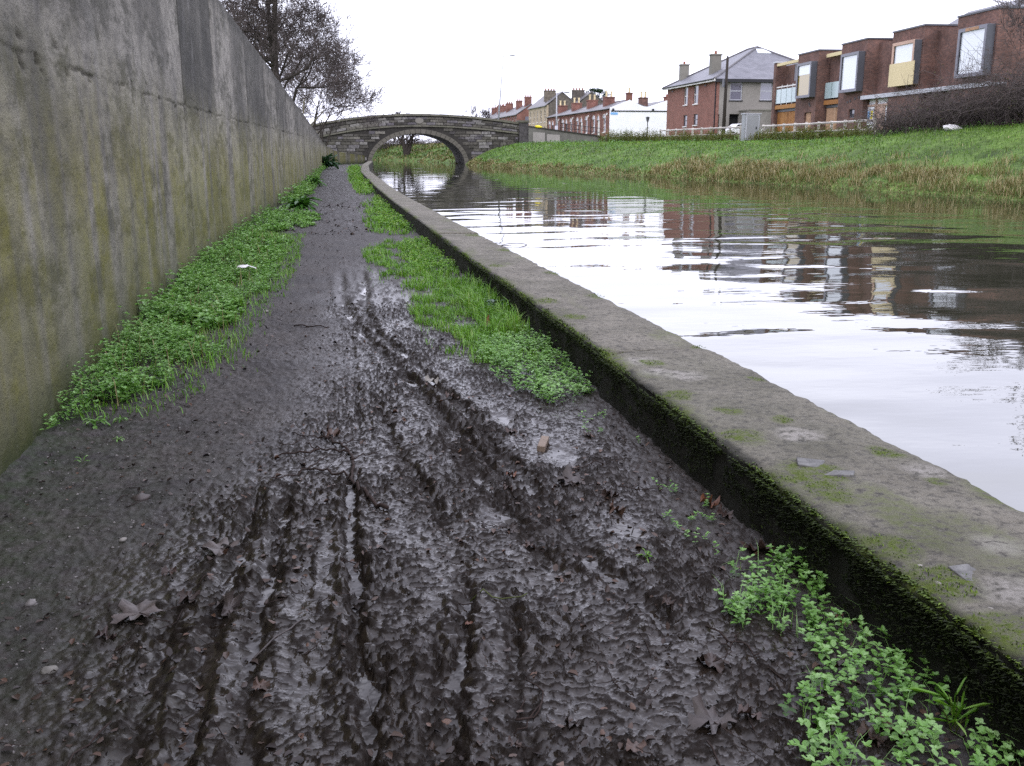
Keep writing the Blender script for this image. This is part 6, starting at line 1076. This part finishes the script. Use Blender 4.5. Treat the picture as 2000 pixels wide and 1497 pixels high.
# ------------------------------------------------------------------ trees and shrubs
def segs_mesh(name, S, mat, n=3):
    A = np.array([s[0] for s in S]); B = np.array([s[1] for s in S]); ra = np.array([s[2] for s in S])[:, None]; rb = np.array([s[3] for s in S])[:, None]
    t = B - A; t /= np.linalg.norm(t, axis=1, keepdims=True) + 1e-9; u = np.cross(t, np.array([0.31, 0.17, 0.93])); u /= np.linalg.norm(u, axis=1, keepdims=True) + 1e-9; v = np.cross(t, u); V = []
    for P, r in ((A, ra), (B, rb)):
        for k in range(n): an = 2 * math.pi * k / n; V.append(P + r * (math.cos(an) * u + math.sin(an) * v))
    V = np.stack(V, 1); b = np.arange(len(S))[:, None] * 2 * n; F = np.concatenate([b + np.array([k, (k + 1) % n, n + (k + 1) % n, n + k]) for k in range(n)])
    return np_mesh(name, V.reshape(-1, 3), F, mat, True)
def grow(rg, p, d, L, r, lvl, S, up=0.08, wig=0.16, kids=(3, 4), spread=0.75, shrink=0.68, rmin=0.006, maxlvl=6, side=0.5, side0=0.0, n0=4, rad=99.0):
    stack = [(np.array(p, float), np.array(d, float), L, r, lvl)]
    while stack:
        p, d, L, r, lvl = stack.pop()
        if lvl > 2 and math.hypot(p[0], p[1]) > rad: continue
        n = n0 if lvl == 0 else 4 if lvl < 2 else (3 if lvl < 4 else 2); rr = r
        for i in range(n):
            d = d + rg.normal(0, wig if lvl else wig * .3, 3) + np.array([0, 0, up]); d /= np.linalg.norm(d); q = p + d * L / n; r2 = max(rmin * .85, rr * (0.9 if lvl < 2 else 0.82)); S.append((p, q, rr, r2)); p, rr = q, r2
            if lvl < maxlvl and (rg.random() < side if lvl > 0 else (i > 1 and rg.random() < side0)):
                e = rg.normal(0, 1, 3); e -= d * e.dot(d); e /= np.linalg.norm(e) + 1e-9; dd = d * math.cos(spread) + e * math.sin(spread); stack.append((p, dd, (L if lvl else L * .42) * shrink * rg.uniform(.6, .95), max(rmin, rr * (.55 if lvl else .4)), lvl + 1))
        if lvl < maxlvl:
            k = rg.integers(kids[0], kids[1] + 1)
            for _ in range(k):
                e = rg.normal(0, 1, 3); e -= d * e.dot(d); e /= np.linalg.norm(e) + 1e-9; a = spread * rg.uniform(.5, 1.1); stack.append((p, d * math.cos(a) + e * math.sin(a), (L if lvl or n0 == 4 else L * .42) * shrink * rg.uniform(.75, 1.1), max(rmin, rr * rg.uniform(.6, .8)), lvl + 1))
def bare_tree(name, loc, label, cat, seed, stems, L, r, bark='bark', twig='redtwig', thick=0.035, group=None, **kw):
    rg = np.random.default_rng(seed); S = []
    for d in stems: grow(rg, (0, 0, -.3), np.array(d, float) / np.linalg.norm(d), L * rg.uniform(.9, 1.1), r * rg.uniform(.85, 1.1), 0, S, **kw)
    root = tag(empty(name, loc), label, cat, group); big = [s for s in S if s[2] > thick]; small = [s for s in S if s[2] <= thick]
    if big: inst('trunk', segs_mesh('trunk', big, MAT[bark], 7), root)
    inst('crown', segs_mesh('crown', small, MAT[twig], 3), root); return root
bare_tree('bare_tree', (-2.3, 48.2, 2.35), 'big leafless tree with two thick trunks rising behind the wall', 'tree', 11, [(-.05, .05, 1), (.1, -.05, 1)], 7.0, .25, maxlvl=6, kids=(2, 3), up=.03, wig=.16, spread=.85, shrink=.74, side=.5, rmin=.009, side0=.95, n0=9, rad=3.7)
bare_tree('bare_tree', (-2.4, 57, 2.4), 'leafless tree with many thin purple twigs just behind the two-trunked one', 'tree', 12, [(.1, .1, 1), (-.3, 0, 1), (.35, .1, 1)], 2.7, .12, maxlvl=6, kids=(2, 3), up=.04, wig=.19, spread=.75, shrink=.77, side=.5, rmin=.01, rad=3.4)
bare_tree('bare_shrub', (-1.75, 66, 2.4), 'bushy bare shrub with two pale stems hanging over the wall', 'shrub', 13, [(.15, 0, 1), (.6, -.1, .9), (-.3, .2, 1)], 2.4, .06, 'palebark', 'redtwig', maxlvl=5, kids=(2, 3), up=.05, wig=.2, spread=.75, shrink=.76, side=.6, rmin=.011)
bare_tree('bare_shrub', (-1.3, 80, 2.2), 'dense dark bare shrub leaning over the path near the bridge', 'shrub', 14, [(.3, 0, 1), (.8, -.1, .8), (-.3, .1, 1), (.5, .3, 1)], 2.9, .07, 'bark', 'redtwig', maxlvl=5, kids=(2, 3), up=.05, wig=.2, spread=.75, shrink=.77, side=.65, rmin=.013)
bare_tree('bare_shrub', (-0.6, 98, 1.2), 'tall bare shrub whose twigs meet the left end of the bridge', 'shrub', 15, [(.2, 0, 1), (.6, 0, .9), (-.2, .1, 1), (.1, .4, 1)], 2.7, .08, 'bark', 'redtwig', maxlvl=5, kids=(2, 3), up=.05, wig=.2, spread=.75, shrink=.77, side=.6, rmin=.015)
bare_tree('bare_tree', (-4.8, 66, 2.6), 'leafless tree half hidden by the wall top at the upper left', 'tree', 16, [(.1, .1, 1), (-.3, 0, 1)], 3.2, .2, maxlvl=6, kids=(2, 3), up=.05, wig=.17, spread=.75, shrink=.76, side=.45, rmin=.012)
bare_tree('bare_tree', (35.4, 231, 3.0), 'small leafless tree left of the tall lamp post, beyond the bridge', 'tree', 21, [(0, 0, 1), (.2, 0, 1)], 3.2, .22, 'bark', 'twig', maxlvl=5, kids=(3, 3), up=.12, spread=.6, shrink=.66, side=.5, rmin=.018, thick=.08)
bare_tree('bare_tree', (40.0, 238, 3.0), 'second small leafless tree, directly behind the tall lamp post', 'tree', 22, [(0, 0, 1)], 3.8, .22, 'bark', 'twig', maxlvl=5, kids=(3, 3), up=.12, spread=.55, shrink=.66, side=.5, rmin=.018, thick=.08)
bare_tree('bare_tree', (12.9, 198, 3.0), 'twiggy treetop just showing above the bridge parapet', 'tree', 23, [(0, 0, 1), (.3, 0, 1)], 2.3, .16, 'bark', 'twig', maxlvl=5, kids=(3, 3), up=.1, spread=.6, shrink=.66, side=.4, rmin=.025, thick=.07)
bare_tree('bare_tree', (11.6, 150, 0.6), 'dark leaning tree seen through the bridge arch', 'tree', 24, [(.1, 0, 1), (.45, 0, 1), (-.2, 0, 1)], 2.0, .4, 'bark', 'twig', maxlvl=5, kids=(2, 3), up=.0, spread=.6, shrink=.74, side=.6, rmin=.02, thick=.07)
bare_tree('bare_shrub', (6.8, 160, 0.5), 'rusty brown shrub at the left inside the arch', 'shrub', 25, [(.2, 0, 1), (-.3, 0, 1), (.5, 0, .8)], 1.5, .12, 'bark', 'redtwig', maxlvl=4, kids=(3, 3), up=.02, spread=.8, shrink=.78, side=.6, rmin=.028, thick=.07)
bare_tree('bare_tree', (31.6, 40.2, 2.5), 'slender bare tree at the right edge in front of the nearest brick house', 'tree', 41, [(.0, 0, 1), (.25, .1, 1), (-.22, 0, 1)], 2.3, .045, 'redtwig', 'redtwig', maxlvl=5, kids=(2, 3), up=.1, wig=.16, spread=.6, shrink=.72, side=.55, rmin=.0095)
bare_tree('bare_tree', (33.0, 36.5, 2.5), 'leafless tree on the far bank just beyond the right edge', 'tree', 42, [(.1, 0, 1), (-.25, 0, 1)], 2.6, .06, 'redtwig', 'redtwig', maxlvl=5, kids=(2, 3), up=.09, wig=.16, spread=.65, shrink=.72, side=.6, rmin=.012)

# dark pine behind the terrace
pine = tag(empty('pine_tree', (56.2, 206.8, 3.0)), 'dark green pine crown rising behind the terrace chimneys', 'tree'); rg = np.random.default_rng(5); S = []
MB().tube([(0, 0, -.3), (.1, 0, 5), (.3, .1, 9.5)], [.3, .24, .1], 8).build('trunk', MAT['bark'], pine, smooth=True); P = []
for k in range(34):
    a = rg.uniform(0, 6.28); el = rg.uniform(-.6, 1.0); rad = rg.uniform(1.2, 2.6); c = np.array([math.cos(a) * math.cos(el) * rad, math.sin(a) * math.cos(el) * rad, 9.2 + math.sin(el) * 1.6]); P.append(c + rg.normal(0, .32, (70, 3)) * np.array([1, 1, .6])); S.append((np.array([.2, 0, 8.0]), c, .06, .03))
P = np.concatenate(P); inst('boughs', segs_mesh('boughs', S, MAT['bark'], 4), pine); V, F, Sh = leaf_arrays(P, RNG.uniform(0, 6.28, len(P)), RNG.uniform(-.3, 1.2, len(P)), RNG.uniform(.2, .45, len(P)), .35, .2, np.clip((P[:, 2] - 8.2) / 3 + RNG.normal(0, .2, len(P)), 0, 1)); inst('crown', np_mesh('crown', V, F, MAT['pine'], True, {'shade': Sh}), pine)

# brambles on the mound
def bramble_bush(loc, w, h, seed, label, stems=70, leaves=500):
    rg = np.random.default_rng(seed); root = tag(empty('bramble_bush', loc), label, 'shrub', 'brambles on the far bank'); S = []; tips = []
    for _ in range(stems):
        a = rg.uniform(0, 6.28); p = np.array([rg.normal(0, w * .35), rg.normal(0, w * .3), -.2]); d = np.array([math.cos(a) * .5, math.sin(a) * .5, 1.0]); d /= np.linalg.norm(d); L = h * rg.uniform(.75, 1.5); r = rg.uniform(.012, .022); n = 8
        for i in range(n):
            q = p + d * L / n; S.append((p, q, r, r * .9)); p = q; d = d + np.array([math.cos(a) * .14, math.sin(a) * .14, -.2 * (i / n) * 1.5]) + rg.normal(0, .12, 3); d /= np.linalg.norm(d); r *= .88; tips.append(p)
            if i > 1 and rg.random() < .85:
                e = rg.normal(0, 1, 3); e /= np.linalg.norm(e); m = p + e * L * rg.uniform(.08, .22); S.append((p, m, .009, .007)); e2 = e + rg.normal(0, .6, 3); S.append((m, m + e2 * L * .1, .007, .005)); tips.append(m); S.append((m, m + (e + rg.normal(0, .8, 3)) * L * .09, .007, .005))
    inst('stems', segs_mesh('stems', S, MAT['redtwig'], 3), root); T = np.array(tips); k = rg.integers(0, len(T), leaves); P = T[k] + rg.normal(0, .06, (leaves, 3)); V, F, Sh = leaf_arrays(P, rg.uniform(0, 6.28, leaves), rg.normal(0, .5, leaves), rg.uniform(.04, .1, leaves), .6, .2, np.clip(rg.normal(.45, .3, leaves), 0, 1)); inst('leaves', np_mesh('leaves', V, F, MAT['bramble'], True, {'shade': Sh}), root); return root
for i, (x, y, h, lb) in enumerate([(29.9, 49.0, 1.9, 'leftmost brown bramble bush, in front of the hoarding boards'), (30.4, 46.6, 2.2, 'second bramble bush from the left, below the cream window panel'), (30.9, 44.2, 2.3, 'middle bramble bush of the thicket behind the white sack'), (31.3, 41.8, 3.0, 'tall bramble bush under the largest window box'), (31.7, 39.4, 3.9, 'tallest bramble bush at the right edge'), (32.2, 37.0, 2.9, 'last bramble bush, just past the right edge'), (32.4, 46.0, 2.7, 'back bramble bush close to the brick wall, left'), (33.2, 41.5, 4.2, 'back bramble bush close to the brick wall, right')]):
    bramble_bush((x, y, float(bank_z(np.array(x), np.array(y)))), 1.7, h, 60 + i, lb, 120, 600)

for i, (x, y, lb) in enumerate([(9.5, 166, 'purple-brown thicket at the back left, seen through the arch'), (13.8, 163, 'purple-brown thicket behind the bank, seen mid arch'), (18.0, 160, 'purple-brown thicket on the right, seen through the arch'), (21.5, 158, 'last brown thicket, mostly hidden by the right side of the arch')]):
    th = bramble_bush((x, y, 1.9), 1.7, 1.15, 80 + i, lb, 90, 300); th['group'] = 'thickets beyond the bridge'; th.scale = (2.1, 2.1, 1.6)
# ------------------------------------------------------------------ bank vegetation
def bank_pts(n, y0, y1, d0, d1, thr=None, seed=0, fr=2.0):
    y = y0 * np.exp(RNG.uniform(0, math.log(y1 / y0), n)); d = RNG.uniform(d0, d1, n); x = bank_x(y) + d
    if thr is not None: k = fbm(x * .6, y * .35, 3, seed) > thr; x, y, d = x[k], y[k], d[k]
    return x, y, d
def bank_blades(n, y0, y1, d0, d1, h, w, shade, thr=None, seed=0, lean=(.2, 1.0), spread=.25):
    x, y, d = bank_pts(n, y0, y1, d0, d1, thr, seed); m = len(x); z = bank_z(x, y) - .03; sc = np.clip(y / 45, .7, 2.4)
    return blade_arrays(np.stack([x, y, z], 1), RNG.uniform(0, 6.28, m), h * RNG.uniform(.5, 1.3, m) * (.8 + .2 * sc), w * sc * RNG.uniform(.6, 1.3, m), RNG.uniform(*lean, m), np.clip(shade + RNG.normal(0, spread, m) + .3 * fbm(x * .9, y * .5, 2, 201), 0, 1))
stuff('grass', join([bank_blades(33000, 24, 108, .3, 9.5, .19, .024, .5, -.45, 202), bank_blades(24000, 24, 112, 5.5, 13.5, .12, .03, .8)]), MAT['bankgrass'], 'rough green grass covering the far canal bank', 'grass')
x, y, d = bank_pts(20000, 24, 105, .5, 8.5, -.12, 203); m = len(x); sc = np.clip(y / 45, .6, 2.2)
stuff('bank_weeds', leaf_arrays(np.stack([x, y, bank_z(x, y) + RNG.uniform(.02, .32, m) * (.4 + np.clip(fbm(x * .9, y * .6, 2, 208) + .4, 0, 1))], 1), RNG.uniform(0, 6.28, m), RNG.uniform(-.2, .9, m), .065 * sc * RNG.uniform(.6, 1.4, m), .6, .15, np.clip(RNG.normal(.22, .2, m) + .4 * fbm(x, y * .6, 2, 204), 0, 1)), MAT['weed'], 'low broad-leaved weeds on the slope of the far bank', 'weeds')
stuff('reeds', join([bank_blades(12000, 24, 60, .1, 2.2, .48, .024, .55, -.12, 205, (.4, 1.3)), bank_blades(9000, 24, 62, .5, 3.6, .5, .026, .6, .1, 206, (.5, 1.5)), bank_blades(5000, 24, 100, 3, 8.5, .2, .03, .3, .12, 210, (.5, 1.5)), bank_blades(2600, 60, 108, 0, .9, .3, .025, .45, .05, 209, (.5, 1.4)), bank_blades(8000, 24, 108, -.12, .5, .18, .03, .5, None, 0, (.7, 1.8))]), MAT['straw'], 'dry straw-coloured grass fringing the far waterline', 'reeds')
stuff('grass', join([bank_blades(8000, 116, 178, .6, 12, .2, .06, .1)]), MAT['bankgrass'], 'green grass on the bank beyond the bridge arch', 'grass')
stuff('reeds', join([bank_blades(7000, 112, 178, -.5, 10, .35, .05, .3, -.1, 207, (.5, 1.4))]), MAT['straw'], 'orange-brown reeds beyond the bridge arch', 'reeds')
# tall weeds before the fences
def tall_weeds(n, pts, hmin, hmax, seed):
    rg = np.random.default_rng(seed); parts = []; p = np.array(pts)
    t = rg.uniform(0, 1, n); y = p[0][1] + (p[1][1] - p[0][1]) * t; x = p[0][0] + (p[1][0] - p[0][0]) * t + rg.normal(0, .35, n); z = bank_z(x, y) - .05; h = rg.uniform(hmin, hmax, n) * (.6 + .7 * np.clip(fbm(x * .8, y * .5, 2, seed) + .45, 0, 1)); tone = .3 * fbm(x * .5, y * .3, 2, seed + 1)
    parts.append(blade_arrays(np.stack([x, y, z], 1), rg.uniform(0, 6.28, n), h, np.full(n, .03), rg.uniform(.0, .35, n), np.clip(rg.normal(.75, .2, n), 0, 1)))
    for k in range(11):
        f = rg.uniform(.15, 1.0, n); parts.append(leaf_arrays(np.stack([x + rg.normal(0, .06, n), y + rg.normal(0, .06, n), z + h * f], 1), rg.uniform(0, 6.28, n), rg.uniform(-.4, .8, n), rg.uniform(.09, .2, n), .4, .15, np.clip(rg.normal(.5, .2, n) + tone + .15 * f, 0, 1)))
    return join(parts)
stuff('tall_weeds', tall_weeds(650, [(33.1, 78), (32.0, 97)], .75, 1.25, 301), MAT['tallweed'], 'tall yellow-green weeds in front of the left white fence', 'weeds')
stuff('tall_weeds', tall_weeds(520, [(32.0, 97), (29.8, 106.5)], .8, 1.5, 302), MAT['tallweed'], 'tall spiky weeds in front of the white gable wall', 'weeds')
stuff('tall_weeds', tall_weeds(620, [(33.5, 57), (33.7, 76)], .7, 1.2, 303), MAT['tallweed'], 'mixed tall weeds in front of the right white fence', 'weeds')
